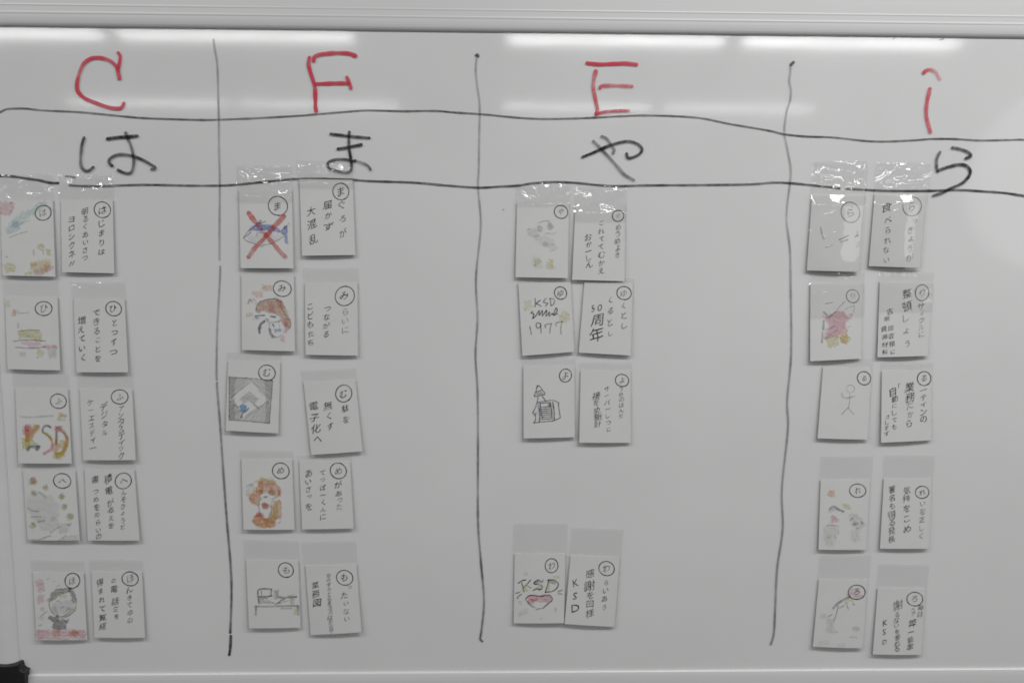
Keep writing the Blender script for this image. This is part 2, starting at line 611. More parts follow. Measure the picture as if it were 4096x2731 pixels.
S = 2.296
mark('red_letter', [([(1085, 485), (1103, 520), (1095, 580), (1083, 640)], 15, 0.85),
                    ([(1095, 720), (1085, 670), (1065, 610), (1000, 555), (900, 530), (820, 545), (760, 600), (720, 700), (705, 790), (720, 850),
                      (780, 905), (900, 955), (1000, 988), (1080, 998), (1120, 985), (1135, 950)], 16, 0.82)],
     M_RED, 'red letter C', S, (0, 0), seed=11, level=30)
mark('red_letter', [([(490, 530), (483, 600), (508, 690), (538, 790), (545, 900), (545, 980), (552, 1020)], 16, 0.80),
                    ([(530, 560), (542, 520), (620, 497), (750, 487), (850, 492), (912, 513)], 16, 0.85),
                    ([(545, 772), (700, 765), (850, 765)], 15, 0.90), ([(835, 710), (855, 760), (872, 812)], 15, 0.75)],
     M_RED, 'red letter F', S, (1024, 0), seed=12, level=30)
mark('red_letter', [([(690, 580), (800, 591), (950, 586), (1050, 583), (1142, 594)], 15, 0.88),
                    ([(770, 655), (750, 740), (748, 820), (768, 920), (785, 1010), (775, 1045)], 16, 0.72),
                    ([(775, 1048), (850, 1030), (950, 1020), (1070, 1018)], 13, 0.75, dict(fade=(1.1, .7))),
                    ([(808, 810), (825, 790), (950, 787), (1102, 793)], 15, 0.72)],
     M_RED, 'red letter E with detached strokes', S, (2048, 0), seed=13, level=30)
mark('red_letter', [([(1433, 668), (1455, 648), (1490, 640), (1540, 665), (1578, 728)], 16, 0.75, dict(fade=(1.2, 0.35))),
                    ([(1487, 818), (1470, 900), (1455, 1000), (1460, 1090), (1492, 1212)], 16, 0.62)],
     M_RED, 'red letter i with faded curved dot', S, (3072, 0), seed=14, level=30)
mark('kana_character', [([(640, 335), (600, 470), (580, 650), (575, 800), (600, 900), (660, 955), (740, 950), (812, 890)], 12, 0.75),
                        ([(1080, 357), (1250, 330), (1450, 316), (1642, 302)], 12, 0.95),
                        ([(1425, 245), (1445, 320), (1510, 460), (1555, 620), (1575, 760), (1570, 860), (1545, 960), (1490, 1005), (1400, 995),
                          (1280, 945)], 12, 0.75),
                        ([(1165, 862), (1120, 820), (1115, 750), (1180, 690), (1280, 655), (1400, 652), (1560, 680), (1750, 755), (1900, 840),
                          (1977, 890), (1970, 920), (1912, 930)], 12, 0.80)],
     M_MARK, 'black hiragana ha', 4.704, (200, 480), seed=15, level=40)
mark('kana_character', [([(415, 315), (600, 335), (820, 365), (1050, 385), (1275, 402)], 11, 0.9),
                        ([(572, 648), (700, 630), (900, 590), (1092, 555)], 12, 0.98),
                        ([(825, 270), (815, 400), (815, 600), (840, 750), (860, 880), (870, 980), (875, 1070), (850, 1150), (770, 1180),
                          (650, 1170), (500, 1130), (390, 1090), (335, 1020), (360, 950), (450, 905), (560, 885), (700, 880), (820, 897),
                          (880, 930), (960, 915)], 11, 0.78),
                        ([(1010, 928), (1100, 960), (1200, 1000), (1270, 1060), (1298, 1112)], 11, 0.6, dict(fade=(.5, 1.3)))],
     M_MARK, 'black hiragana ma', 5.6, (1250, 480), seed=16, level=40)
mark('kana_character', [([(648, 1442), (750, 1400), (850, 1355), (950, 1320), (1060, 1298), (1150, 1320), (1195, 1370), (1170, 1415), (1110, 1445),
                          (1065, 1450), (1053, 1412)], 11, 0.92),
                        ([(825, 1255), (865, 1270), (910, 1330), (937, 1375), (928, 1410)], 12, 0.6),
                        ([(748, 1298), (850, 1400), (950, 1510), (1030, 1600), (1118, 1655)], 13, 0.55)],
     M_MARK, 'black hiragana ya', S, (2048, 0), seed=17, level=40)
mark('kana_character', [([(1740, 625), (1800, 635), (1870, 660), (1897, 695), (1855, 717)], 12, 0.7),
                        ([(1632, 662), (1605, 720), (1603, 790), (1612, 828)], 12, 0.7),
                        ([(1612, 822), (1700, 790), (1800, 768), (1860, 780), (1892, 820), (1880, 870), (1820, 930), (1720, 975), (1640, 1015),
                          (1575, 1036)], 12, 0.82)],
     M_MARK, 'black hiragana ra', 2.146, (3000, 300), seed=18, level=40)


# ------------------------------------------------------------------ cards
def inv_bilinear(q, x, y):
    (x0, y0), (x1, y1), (x2, y2), (x3, y3) = q      # TL TR BR BL
    u, v = 0.5, 0.5
    for _ in range(8):
        fx = x0 * (1 - u) * (1 - v) + x1 * u * (1 - v) + x2 * u * v + x3 * (1 - u) * v - x
        fy = y0 * (1 - u) * (1 - v) + y1 * u * (1 - v) + y2 * u * v + y3 * (1 - u) * v - y
        a = (x1 - x0) * (1 - v) + (x2 - x3) * v
        b = (x3 - x0) * (1 - u) + (x2 - x1) * u
        c = (y1 - y0) * (1 - v) + (y2 - y3) * v
        d = (y3 - y0) * (1 - u) + (y2 - y1) * u
        det = a * d - b * c
        u -= (d * fx - b * fy) / det
        v -= (-c * fx + a * fy) / det
    return u, v


def grid_mesh(fn, us, vs):
    n, m = len(us), len(vs)
    v = [fn(u, w) for w in vs for u in us]
    f = [(j * n + i, (j + 1) * n + i, (j + 1) * n + i + 1, j * n + i + 1) for j in range(m - 1) for i in range(n - 1)]
    return v, f


def lin(a, b, n):
    return [a + (b - a) * i / n for i in range(n + 1)]


class Card:
    def __init__(self, name, crop, quad, label, group, hang=(2.2, 4.8), flap=0.55, wrinkle=0.35, front=None, seed=1, bow=0.9):
        ox, oy, s = crop
        self.crop = crop
        self.q = [(ox + x / s, oy + y / s) for x, y in quad]
        self.rng = random.Random(seed * 31 + 5)
        self.seed = seed
        o_top, o_bot = hang[0] * MM, hang[1] * MM
        tw = (self.rng.random() - .5) * 1.6 * MM
        self.c3 = [P(*self.q[0], o_top), P(*self.q[1], o_top), P(*self.q[2], o_bot + tw), P(*self.q[3], o_bot - tw)]
        self.bow = bow * MM
        self.loc = (self.c3[2] + self.c3[3]) / 2
        self.root = empty(name, self.loc, label, 'card', group)
        self.wrinkle, self.flap = wrinkle, flap
        self.paper = self.make_paper()
        self.make_sleeve(flap, wrinkle, front)

    def at(self, u, v, off=0.0):
        a, b, c, d = self.c3
        p = a * ((1 - u) * (1 - v)) + b * (u * (1 - v)) + c * (u * v) + d * ((1 - u) * v)
        uc, vc = min(max(u, 0), 1), min(max(v, 0), 1)
        bw = self.bow * math.sin(math.pi * uc) * (0.4 + 0.6 * vc)
        return Vector((p.x, p.y - off - bw, p.z))

    def put(self, x, y, level):
        ox, oy, s = self.crop
        u, v = inv_bilinear(self.q, ox + x / s, oy + y / s)
        return self.at(u, v, 0.00022 + 0.000012 * level)

    def make_paper(self):
        us, vs = lin(0, 1, 10), lin(0, 1, 10)
        v, f = grid_mesh(lambda u, w: self.at(u, w) - self.loc, us, vs)
        n = len(v)
        v2, f2 = grid_mesh(lambda u, w: self.at(u, w, -0.0006) - self.loc, us, vs)
        f += [tuple(n + k for k in reversed(t)) for t in f2]
        m = 11
        rim = [i for i in range(m)] + [j * m + m - 1 for j in range(1, m)] + [(m - 1) * m + i for i in range(m - 2, -1, -1)] + [j * m for j in range(m - 2, 0, -1)]
        for a, b in zip(rim, rim[1:] + rim[:1]):
            f.append((a, b, n + b, n + a))
        return mesh_obj('card_paper', v + v2, f, [M_PAPER], self.root)

    def make_sleeve(self, flap, wrinkle, front):
        z = self.seed * 7.3
        fine = wrinkle > 0.6
        nu = 64 if fine else 24

        def crease(u, v):
            x, y = u * 7.1, v * 9.7
            a = noise.noise((x * 0.35, y * 0.55, z))
            b = 1 - abs(noise.noise((x * 0.45 + y * 0.25, y * 0.75 - x * 0.18, z + 20))) * 2.4
            c = noise.noise((x * 1.3, y * 1.6, z + 40))
            d = noise.noise((x * 2.3 + y * 0.8, y * 2.6, z + 60))
            return (a * 1.5 + max(b, 0) * 1.5 + c * 0.26 + d * 0.08) * MM

        def back(u, v):
            k = min(max((-v + 0.02) / 0.10, 0), 1)          # 1 on the flap, 0 behind the card
            p = self.at(u, v, -0.0011 * (1 - k) + 0.0006 * k)
            w = wrinkle * k * crease(u, v)
            p.y -= w
            p.y = min(p.y, -0.0007)
            return p - self.loc
        nv = 46 if fine else 16
        vs = lin(-flap, 0.0, nv) + lin(0.0, 1.035, 8)[1:]
        v, f = grid_mesh(back, lin(-0.035, 1.035, nu), vs)
        if front:
            v0, v1, amp = front

            def fr(u, v_):
                e = min(max(min(v_ - v0, v1 - v_) / 0.12, 0), 1)
                p = self.at(u, v_, 0.0020 + 0.0012 * e)
                uc = min(max(u, 0), 1)
                soft = noise.noise((u * 2.0, v_ * 1.6, z + 80)) * 0.8 + noise.noise((u * 5.0, v_ * 4.0, z + 90)) * 0.12
                bulge = (math.sin(math.pi * uc) ** 0.8) * 2.6 if v1 > 0.5 else 0.4
                p.y -= e * MM * (amp * soft + bulge + (crease(u, v_) * 1000 * 0.9 * amp if v1 < 0.3 else crease(u, v_) * 1000 * 0.18 * amp))
                return p - self.loc
            b, g = grid_mesh(fr, lin(-0.035, 1.035, nu), lin(v0, v1, int(56 * (v1 - v0)) + 6))
            n = len(v)
            v += b
            f += [tuple(n + q for q in t) for t in g]
        o = mesh_obj('plastic_sleeve', v, f, [M_FILM], self.root, smooth=True)
        return o

    def strokes(self, seed=0):
        return Strokes(self.put, self.seed * 17 + seed)

    def badge(self, ch, c, r, size=None, dens=0.8, cdens=0.85):
        st = self.strokes(1)
        rx, ry = r if isinstance(r, tuple) else (r, r)
        a0 = 0.6 + st.rng.random()
        pts = []
        for i in range(17):
            th = a0 + i / 16 * 2 * math.pi * 1.02
            k = 1 + 0.035 * math.sin(th * 2 + a0 * 5) + 0.02 * (i / 16 - .5)
            pts.append((c[0] + rx * k * math.cos(th), c[1] + ry * k * math.sin(th)))
        st.ribbon(pts, 13, cdens, 0, step=8)
        write(st, ch, c, c, size or min(rx, ry) * 1.15, dens, 0)
        o = st.build('circled_kana', [INK['k']], self.paper, self.loc)
        return o

    def text(self, cols, dens=0.88):
        st = self.strokes(2)
        for t in cols:
            s, x0, y0, x1, y1, size = t[:6]
            write(st, s, (x0, y0), (x1, y1), size, t[6] if len(t) > 6 else dens, 0)
        return st.build('lettering', [INK['k']], self.paper, self.loc)

    def draw(self, items):
        st = self.strokes(3)
        for it in items:
            kind, mat = it[0], INK_KEYS.index(it[1])
            if kind == 's':                                   # stroke: width, density, points
                st.ribbon(it[4], it[2], it[3] * (1.0 if it[1] in 'kg' else 0.82), mat, step=max(6, it[2] * .6), vary=0.2)
            elif kind == 'h':                                 # hatch: density, angle, polygon
                gap = it[5] if len(it) > 5 else 17
                st.hatch(it[4], it[3], gap, gap * 1.15, it[2] * 0.36, mat, it[2] * 0.19)
            elif kind == 'f':                                 # even wash of crayon: density, polygon
                st.fill(it[3], it[2], mat)
            elif kind == 'e':                                 # ellipse outline: width, density, (cx,cy,rx,ry)
                cx, cy, rx, ry = it[4]
                st.ribbon([(cx + rx * math.cos(q / 14 * 6.4), cy + ry * math.sin(q / 14 * 6.4)) for q in range(15)], it[2], it[3], mat, step=8)
            elif kind == 't':                                 # letters: text, a, b, size, density
                write(st, it[2], it[3], it[4], it[5], it[6], mat)
        return st.build('drawing', [INK[k] for k in INK_KEYS], self.paper, self.loc)


def blob(cx, cy, rx, ry, n=12, seed=0):
    r = random.Random(seed)
    return [(cx + rx * (0.85 + .3 * r.random()) * math.cos(i / n * 6.2832), cy + ry * (0.85 + .3 * r.random()) * math.sin(i / n * 6.2832))
            for i in range(n)]


K = 3.485
PG, TG = 'picture cards on the whiteboard', 'lettered cards on the whiteboard'

# ======================= first column =======================
cr = (0, 680, K)
c = Card('picture_card', cr, [(5, 430), (735, 420), (770, 1488), (35, 1470)],
         'faintly coloured picture card with a teal diagonal streak, left of the card reading はじまりは', PG, flap=0.34, wrinkle=1.9, seed=1)
c.badge('は', (603, 598), (112, 100), dens=.6)
c.draw([('h', 'p', .55, .5, [(10, 450), (175, 450), (180, 560), (130, 620), (5, 620)], 30),
        ('h', 't', .34, -.7, [(530, 450), (650, 450), (650, 500), (395, 660), (300, 760), (260, 840), (130, 885), (90, 880), (90, 810), (180, 690), (300, 590), (450, 540)], 30),
        ('h', 'c', .45, -.6, [(180, 710), (265, 720), (262, 800), (180, 800)], 24),
        ('s', 'g', 9, .5, [(140, 940), (260, 890), (390, 855)]), ('s', 'g', 9, .4, [(130, 630), (200, 500)]), ('s', 'g', 8, .35, [(280, 750), (420, 700)]),
        ('h', 'y', .55, .3, [(530, 1025), (615, 1025), (610, 1110), (530, 1110)], 24), ('h', 'y', .6, .3, [(655, 1105), (705, 1110), (700, 1200), (655, 1190)], 22),
        ('h', 'y', .5, .2, [(45, 1330), (130, 1290), (180, 1300), (215, 1345), (215, 1410), (90, 1420)], 26),
        ('h', 'y', .5, .2, [(440, 1300), (575, 1245), (705, 1245), (705, 1330), (640, 1440), (440, 1440)], 26),
        ('h', 'y', .5, .2, [(355, 1430), (440, 1420), (440, 1460), (355, 1465)], 22),
        ('h', 'p', .5, .6, [(480, 1390), (570, 1370), (640, 1400), (600, 1460), (490, 1460)], 24), ('h', 'p', .5, .5, [(640, 1330), (740, 1330), (740, 1380), (640, 1430)], 24),
        ('h', 'o', .5, .4, [(440, 1290), (520, 1290), (500, 1330), (440, 1330)], 22), ('h', 'o', .45, .4, [(615, 1285), (660, 1285), (700, 1350), (620, 1410)], 24),
        ('s', 'g', 18, .3, [(470, 1110), (480, 1180)]), ('s', 'g', 14, .25, [(600, 1120), (610, 1170)]), ('s', 'g', 14, .3, [(85, 1205), (110, 1212)]),
        ('s', 'g', 10, .25, [(560, 460), (700, 520), (730, 560)])])
c = Card('text_card', cr, [(850, 415), (1570, 420), (1590, 1440), (865, 1425)], 'lettered card reading はじまりは in its right-hand line', TG, flap=0.34, wrinkle=1.9, seed=2)
c.badge('は', (1428, 555), (115, 108), dens=.75)
c.text([('じまりは', 1422, 740, 1425, 1140, 100), ('明るくあいさつ', 1190, 575, 1195, 1225, 108), ('ヨロシクネ', 998, 695, 1005, 1165, 98), ('〃', 1005, 1310, 1005, 1310, 130)])

cr = (0, 1080, K)
c = Card('picture_card', cr, [(72, 370), (800, 375), (838, 1398), (105, 1380)],
         'faint picture card with a yellow block above a pink band, left of the card reading ひとつずつ', PG, flap=0.22, seed=3)
c.badge('ひ', (610, 535), (112, 100), dens=.6)
c.draw([('h', 'y', .6, .1, [(265, 850), (390, 825), (530, 825), (575, 865), (575, 985), (490, 985), (470, 950), (265, 950)], 26),
        ('s', 'g', 12, .5, [(265, 845), (420, 835), (560, 838)]), ('s', 'g', 14, .5, [(190, 990), (380, 970), (640, 985)]), ('s', 'g', 14, .45, [(225, 1072), (430, 1085), (640, 1068)]),
        ('h', 'p', .5, .2, [(305, 995), (570, 995), (570, 1035), (480, 1080), (400, 1080), (390, 1040), (305, 1030)], 30), ('h', 'p', .6, .2, [(615, 1040), (790, 1035), (790, 1082), (615, 1082)], 26),
        ('h', 'y', .5, .3, [(530, 1085), (615, 1130), (610, 1170), (570, 1215), (530, 1210)], 26), ('h', 'g', .25, 1.4, [(680, 1090), (790, 1095), (785, 1210), (680, 1210)], 30),
        ('h', 'g', .22, .1, [(290, 1150), (370, 1150), (350, 1200), (290, 1200)], 26),
        ('h', 'o', .55, .5, [(178, 555), (220, 555), (220, 640), (178, 640)], 20), ('h', 'y', .45, .5, [(90, 425), (130, 425), (130, 510), (90, 505)], 22), ('h', 'y', .4, .4, [(220, 560), (262, 560), (262, 595), (220, 600)], 20),
        ('s', 'g', 9, .45, [(260, 600), (330, 595), (400, 590)]), ('s', 'g', 18, .3, [(255, 735), (258, 800)]), ('s', 'g', 10, .5, [(380, 915), (410, 910)])])
c = Card('text_card', cr, [(1025, 395), (1735, 395), (1785, 1425), (1068, 1425)], 'lettered card reading ひとつずつ in its right-hand line', TG, flap=0.22, seed=4)
c.badge('ひ', (1585, 537), (108, 100), dens=.8)
c.text([('とつずつ', 1595, 735, 1590, 1140, 108), ('できることを', 1345, 595, 1375, 1225, 102), ('増えていく', 1135, 700, 1155, 1220, 112)])

cr = (0, 1480, K)
c = Card('picture_card', cr, [(212, 250), (945, 262), (1000, 1300), (258, 1298)],
         'picture card with big letters KSD coloured red, orange and green', PG, flap=0.2, seed=5)
c.badge('ふ', (815, 430), (108, 102), dens=.6)
c.draw([('s', 'r', 60, .34, [(372, 785), (378, 850)]), ('s', 'o', 62, .42, [(378, 850), (384, 980)]), ('s', 'y', 66, .5, [(384, 980), (382, 1085)]), ('s', 'o', 52, .42, [(530, 775), (450, 870), (400, 920)]),
        ('s', 'o', 46, .36, [(795, 800), (792, 920), (788, 1160)]), ('s', 'o', 44, .42, [(815, 795), (890, 840), (938, 940), (930, 1050)]), ('s', 'y', 50, .5, [(930, 1050), (880, 1150), (800, 1205)]),
        ('h', 'p', .7, .6, [(320, 790), (390, 750), (435, 760), (435, 880), (330, 890)], 24), ('h', 'r', .6, .6, [(350, 780), (410, 780), (410, 850), (350, 850)], 22),
        ('h', 'o', .7, .8, [(440, 790), (520, 760), (540, 800), (470, 900), (430, 970), (355, 980), (355, 900)], 24),
        ('h', 'y', .75, .5, [(310, 920), (360, 960), (450, 950), (490, 1010), (440, 1060), (390, 1090), (320, 1090)], 24), ('h', 'y', .55, .9, [(480, 760), (560, 765), (530, 850), (480, 830)], 26),
        ('h', 't', .6, .3, [(485, 1015), (530, 1010), (540, 1055), (485, 1060)], 20), ('s', 'g', 42, .5, [(390, 1110), (420, 1065), (500, 1060), (555, 1055), (520, 1095)]),
        ('s', 'g', 26, .55, [(710, 790), (660, 765), (610, 790), (600, 850), (650, 890), (700, 930)]), ('s', 'y', 40, .65, [(640, 870), (690, 910), (715, 960)]),
        ('s', 'o', 36, .6, [(700, 930), (730, 980), (735, 1040)]), ('s', 'p', 42, .8, [(735, 1040), (725, 1090), (680, 1120), (625, 1155)]),
        ('s', 'g', 26, .55, [(790, 850), (790, 920), (785, 1010)]), ('h', 'p', .8, .4, [(770, 770), (860, 770), (870, 840), (800, 860), (760, 820)], 22), ('h', 'w', .5, .4, [(780, 785), (850, 785), (850, 830), (790, 840)], 22),
        ('s', 'g', 24, .5, [(850, 840), (900, 880), (925, 930)]), ('s', 'o', 46, .7, [(935, 930), (930, 1000), (905, 1080), (880, 1130), (830, 1150), (790, 1170)]),
        ('h', 'y', .7, .6, [(840, 980), (890, 960), (930, 1000), (940, 1060), (890, 1100), (840, 1060)], 24), ('h', 'o', .65, .5, [(755, 1015), (830, 1015), (830, 1100), (755, 1100)], 24),
        ('h', 'y', .7, .2, [(755, 1110), (800, 1140), (900, 1130), (890, 1190), (820, 1230), (755, 1225)], 24),
        ('h', 'y', .6, .8, [(840, 580), (880, 590), (840, 700), (800, 690)], 20), ('h', 'o', .5, .6, [(850, 605), (890, 610), (870, 650), (845, 650)], 18), ('h', 'p', .7, .4, [(890, 610), (925, 610), (920, 655), (890, 655)], 18),
        ('s', 'g', 22, .25, [(290, 640), (420, 650), (560, 640), (740, 630)]), ('s', 'g', 18, .3, [(880, 690), (905, 690)])])
c = Card('text_card', cr, [(1110, 255), (1840, 262), (1890, 1253), (1160, 1253)], 'lettered card with slanting katakana, right of the coloured KSD letters card', TG, flap=0.2, seed=6)
c.badge('ふ', (1670, 370), (112, 102), dens=.65)
c.text([('ァンタスティック', 1690, 530, 1700, 1190, 104), ('デジタル', 1450, 500, 1470, 865, 100), ('ケーエスディー', 1265, 450, 1300, 1080, 100)], dens=0.78)

cr = (0, 1850, K)
c = Card('picture_card', cr, [(320, 112), (1045, 112), (1110, 1080), (385, 1080)],
         'picture card with a grey pencil sketch ringed by small yellow dots', PG, flap=0.1, seed=7)
c.badge('へ', (868, 250), (122, 100), dens=.7)
dots = [(460, 250, 62), (640, 340, 40), (475, 420, 44), (862, 465, 42), (905, 605, 46), (985, 740, 56), (462, 865, 48)]
it = []
for i, (x, y, r) in enumerate(dots):
    it += [('h', 'y', .55, .4, blob(x - 8, y + 12, r * .8, r * .8, seed=i), 20), ('h', 'g', .4, 1.1, blob(x + 4, y - 6, r * .75, r * .7, seed=i + 9), 22)]
it += [('h', 'p', .6, .5, blob(462, 235, 28, 34), 20), ('h', 'o', .5, .5, blob(470, 275, 40, 20), 18),
       ('s', 'g', 9, .6, [(705, 970), (770, 925), (835, 885)]), ('s', 'g', 8, .5, [(940, 865), (995, 845)]), ('s', 'g', 9, .5, [(610, 1040), (720, 1005)]),
       ('s', 'g', 9, .5, [(730, 800), (770, 770), (750, 750), (720, 770)]), ('s', 'g', 12, .4, [(815, 1080), (870, 1050), (920, 1010)]),
       ('h', 'g', .16, .2, [(370, 480), (700, 450), (830, 600), (800, 900), (620, 960), (500, 800), (390, 640)], 34), ('s', 'g', 26, .25, [(550, 405), (620, 450), (650, 480)]),
       ('s', 'g', 22, .3, [(390, 630), (460, 660), (540, 670)]), ('s', 'g', 22, .25, [(440, 745), (570, 745)]), ('s', 'g', 24, .3, [(540, 815), (620, 800)]),
       ('h', 'g', .22, .6, [(820, 850), (1000, 830), (930, 960), (840, 980)], 26), ('s', 'g', 12, .4, [(390, 1070), (560, 1060), (640, 1030)]), ('h', 'g', .2, .1, [(930, 1010), (1080, 1000), (1085, 1070), (860, 1075)], 26)]
c.draw(it)
c = Card('text_card', cr, [(1178, 92), (1870, 95), (1945, 1083), (1225, 1080)], 'lettered card with heavy smudged kanji at top, circled へ in its corner', TG, flap=0.1, seed=8)
c.badge('へ', (1720, 250), (112, 108), dens=.7)
c.text([('んそきょうだ', 1730, 415, 1710, 890, 84), ('積電', 1515, 225, 1515, 385, 118), ('がるえを', 1545, 550, 1560, 870, 96), ('書', 1325, 230, 1325, 230, 128), ('つめをめらい', 1335, 400, 1375, 930, 92), ('の', 1375, 1025, 1375, 1025, 96)])

cr = (0, 2250, 3.26)
c = Card('picture_card', cr, [(428, 120), (1090, 130), (1135, 1003), (478, 1003)],
         'picture card of a black-haired child with bow tie above a pink band', PG, flap=0.18, seed=9)
c.badge('ほ', (945, 230), (98, 95), dens=.6)
c.draw([('h', 'k', .62, .25, [(640, 500), (680, 380), (740, 335), (860, 325), (930, 320), (920, 370), (820, 400), (730, 440), (680, 500)], 18),
        ('h', 'k', .6, 1.0, [(890, 340), (940, 330), (985, 400), (1005, 500), (960, 520), (930, 430)], 18),
        ('h', 'k', .72, .4, [(625, 700), (680, 680), (720, 700), (760, 670), (770, 740), (700, 760), (640, 730)], 16),
        ('h', 'k', .72, .6, [(740, 745), (910, 730), (860, 790), (870, 850), (780, 865), (690, 850), (700, 790)], 16),
        ('s', 'g', 10, .6, [(640, 520), (670, 620), (760, 690), (880, 680), (970, 620), (1000, 520)]),
        ('h', 'p', .75, .05, [(495, 868), (1110, 868), (1115, 990), (495, 990)], 20), ('h', 'p', .6, .3, [(455, 905), (500, 890), (500, 940), (455, 940)], 20),
        ('h', 'o', .6, .5, [(700, 868), (785, 868), (770, 945), (700, 940)], 22), ('h', 'r', .6, .3, blob(975, 910, 40, 40), 20), ('h', 'o', .45, .3, blob(965, 915, 60, 36), 20),
        ('h', 'p', .55, .3, [(455, 250), (520, 205), (575, 250), (575, 370), (500, 370), (495, 300)], 24), ('h', 'p', .55, .3, [(500, 415), (575, 415), (575, 490), (500, 530)], 24), ('h', 'p', .6, .3, [(535, 580), (577, 580), (577, 618), (535, 618)], 20),
        ('h', 'y', .5, .3, blob(640, 475, 28, 22), 18), ('h', 'y', .5, .1, [(780, 415), (865, 415), (865, 455), (780, 455)], 20), ('h', 'y', .5, .3, [(945, 580), (990, 580), (985, 620), (945, 620)], 18),
        ('s', 'k', 8, .5, [(740, 495), (780, 480)]), ('s', 'k', 9, .55, [(810, 575), (830, 570)]), ('s', 'g', 9, .6, [(800, 700), (870, 665), (930, 620)]), ('s', 'g', 9, .6, [(810, 720), (900, 680), (950, 640)]),
        ('s', 'g', 10, .5, [(540, 690), (580, 650), (615, 630)]), ('s', 'g', 8, .4, [(620, 205), (650, 195)]), ('s', 'g', 8, .45, [(705, 235), (718, 230)]), ('s', 'g', 8, .35, [(740, 300), (790, 280)]),
        ('h', 'g', .3, .2, [(680, 560), (745, 560), (740, 640), (680, 640)], 22), ('h', 'g', .3, .2, [(870, 580), (930, 575), (930, 610), (870, 620)], 22), ('h', 'g', .18, .5, [(690, 520), (950, 470), (970, 590), (860, 670), (740, 660)], 26),
        ('h', 'g', .2, .3, [(500, 690), (570, 690), (570, 750), (500, 730)], 24), ('s', 'g', 18, .3, [(510, 810), (545, 800)])])
c = Card('text_card', cr, [(1193, 110), (1850, 118), (1890, 975), (1233, 972)], 'lettered card right of the black-haired child picture', TG, flap=0.18, seed=10)
c.badge('ほ', (1698, 205), (103, 92), dens=.65)
c.text([('んきてゆの', 1690, 350, 1700, 745, 88), ('の', 1485, 230, 1485, 230, 70), ('電話', 1490, 335, 1500, 490, 108), ('ミを', 1508, 600, 1520, 695, 84), ('得まれて覧経', 1310, 255, 1345, 825, 92)])

# ======================= second column =======================
cr = (880, 640, K)
c = Card('picture_card', cr, [(265, 420), (1000, 425), (1022, 1510), (287, 1508)],
         'picture card of a blue fish crossed out by a big red X', PG, flap=0.31, wrinkle=2.5, front=(0.0, 0.16, 0.9), seed=11)
c.badge('ま', (808, 640), (130, 135), size=135, dens=.8)
c.draw([('h', 'b', .75, .08, [(415, 970), (430, 940), (540, 870), (620, 900), (720, 905), (860, 985), (880, 1030), (800, 1000), (700, 985), (560, 985), (470, 985)], 20),
        ('h', 'c', .5, .15, [(560, 900), (690, 900), (690, 975), (560, 980)], 26),
        ('h', 'b', .8, 1.45, [(865, 985), (905, 920), (940, 915), (942, 1000), (940, 1160), (905, 1150), (890, 1040)], 20),
        ('h', 'v', .6, 1.2, [(900, 925), (940, 915), (938, 960), (900, 960)], 18), ('h', 'v', .45, .1, [(520, 925), (590, 900), (590, 975), (530, 980)], 20), ('h', 'v', .5, .2, [(690, 930), (760, 935), (760, 985), (690, 985)], 20),
        ('s', 'k', 9, .6, [(330, 1080), (400, 985), (480, 930), (560, 840), (575, 850), (545, 885), (610, 865), (640, 850)]),
        ('s', 'g', 9, .75, [(330, 1080), (380, 1050), (430, 1010)]), ('s', 'g', 9, .7, [(330, 1085), (380, 1130), (460, 1155), (560, 1185), (700, 1165), (820, 1110), (885, 1060)]),
        ('s', 'k', 8, .55, [(860, 985), (910, 930), (970, 880)]), ('s', 'g', 12, .5, [(420, 985), (435, 1010), (410, 1015)]), ('s', 'g', 9, .6, [(520, 1010), (515, 1060)]), ('s', 'g', 10, .7, [(540, 1020), (600, 1010), (680, 1020)]),
        ('h', 'g', .15, .3, [(370, 1060), (520, 1040), (640, 1050), (850, 1050), (760, 1130), (560, 1170), (420, 1130)], 30), ('s', 'g', 9, .5, [(560, 1190), (590, 1215), (600, 1190)]),
        ('s', 'r', 64, .72, [(403, 740), (470, 830), (520, 895)]), ('s', 'r', 52, .35, [(520, 895), (580, 960), (650, 1050)]), ('s', 'r', 64, .62, [(640, 1040), (760, 1180), (850, 1290), (910, 1345)]),
        ('s', 'r', 64, .66, [(890, 785), (830, 850), (750, 930)]), ('s', 'r', 52, .4, [(750, 930), (700, 1000)]), ('s', 'r', 64, .70, [(700, 1000), (600, 1110), (500, 1210), (400, 1350)])])
c = Card('text_card', cr, [(1108, 270), (1848, 280), (1885, 1325), (1145, 1335)], 'lettered card reading まぐろが, right of the crossed-out fish', TG, flap=0.24, wrinkle=2.5, front=(-.02, 0.12, 0.9), seed=12)
c.badge('ま', (1685, 440), (115, 112), dens=.8)
c.text([('ぐろが', 1705, 625, 1715, 1010, 118), ('届かず', 1490, 625, 1515, 930, 125), ('大混乱', 1270, 710, 1310, 1095, 140)])

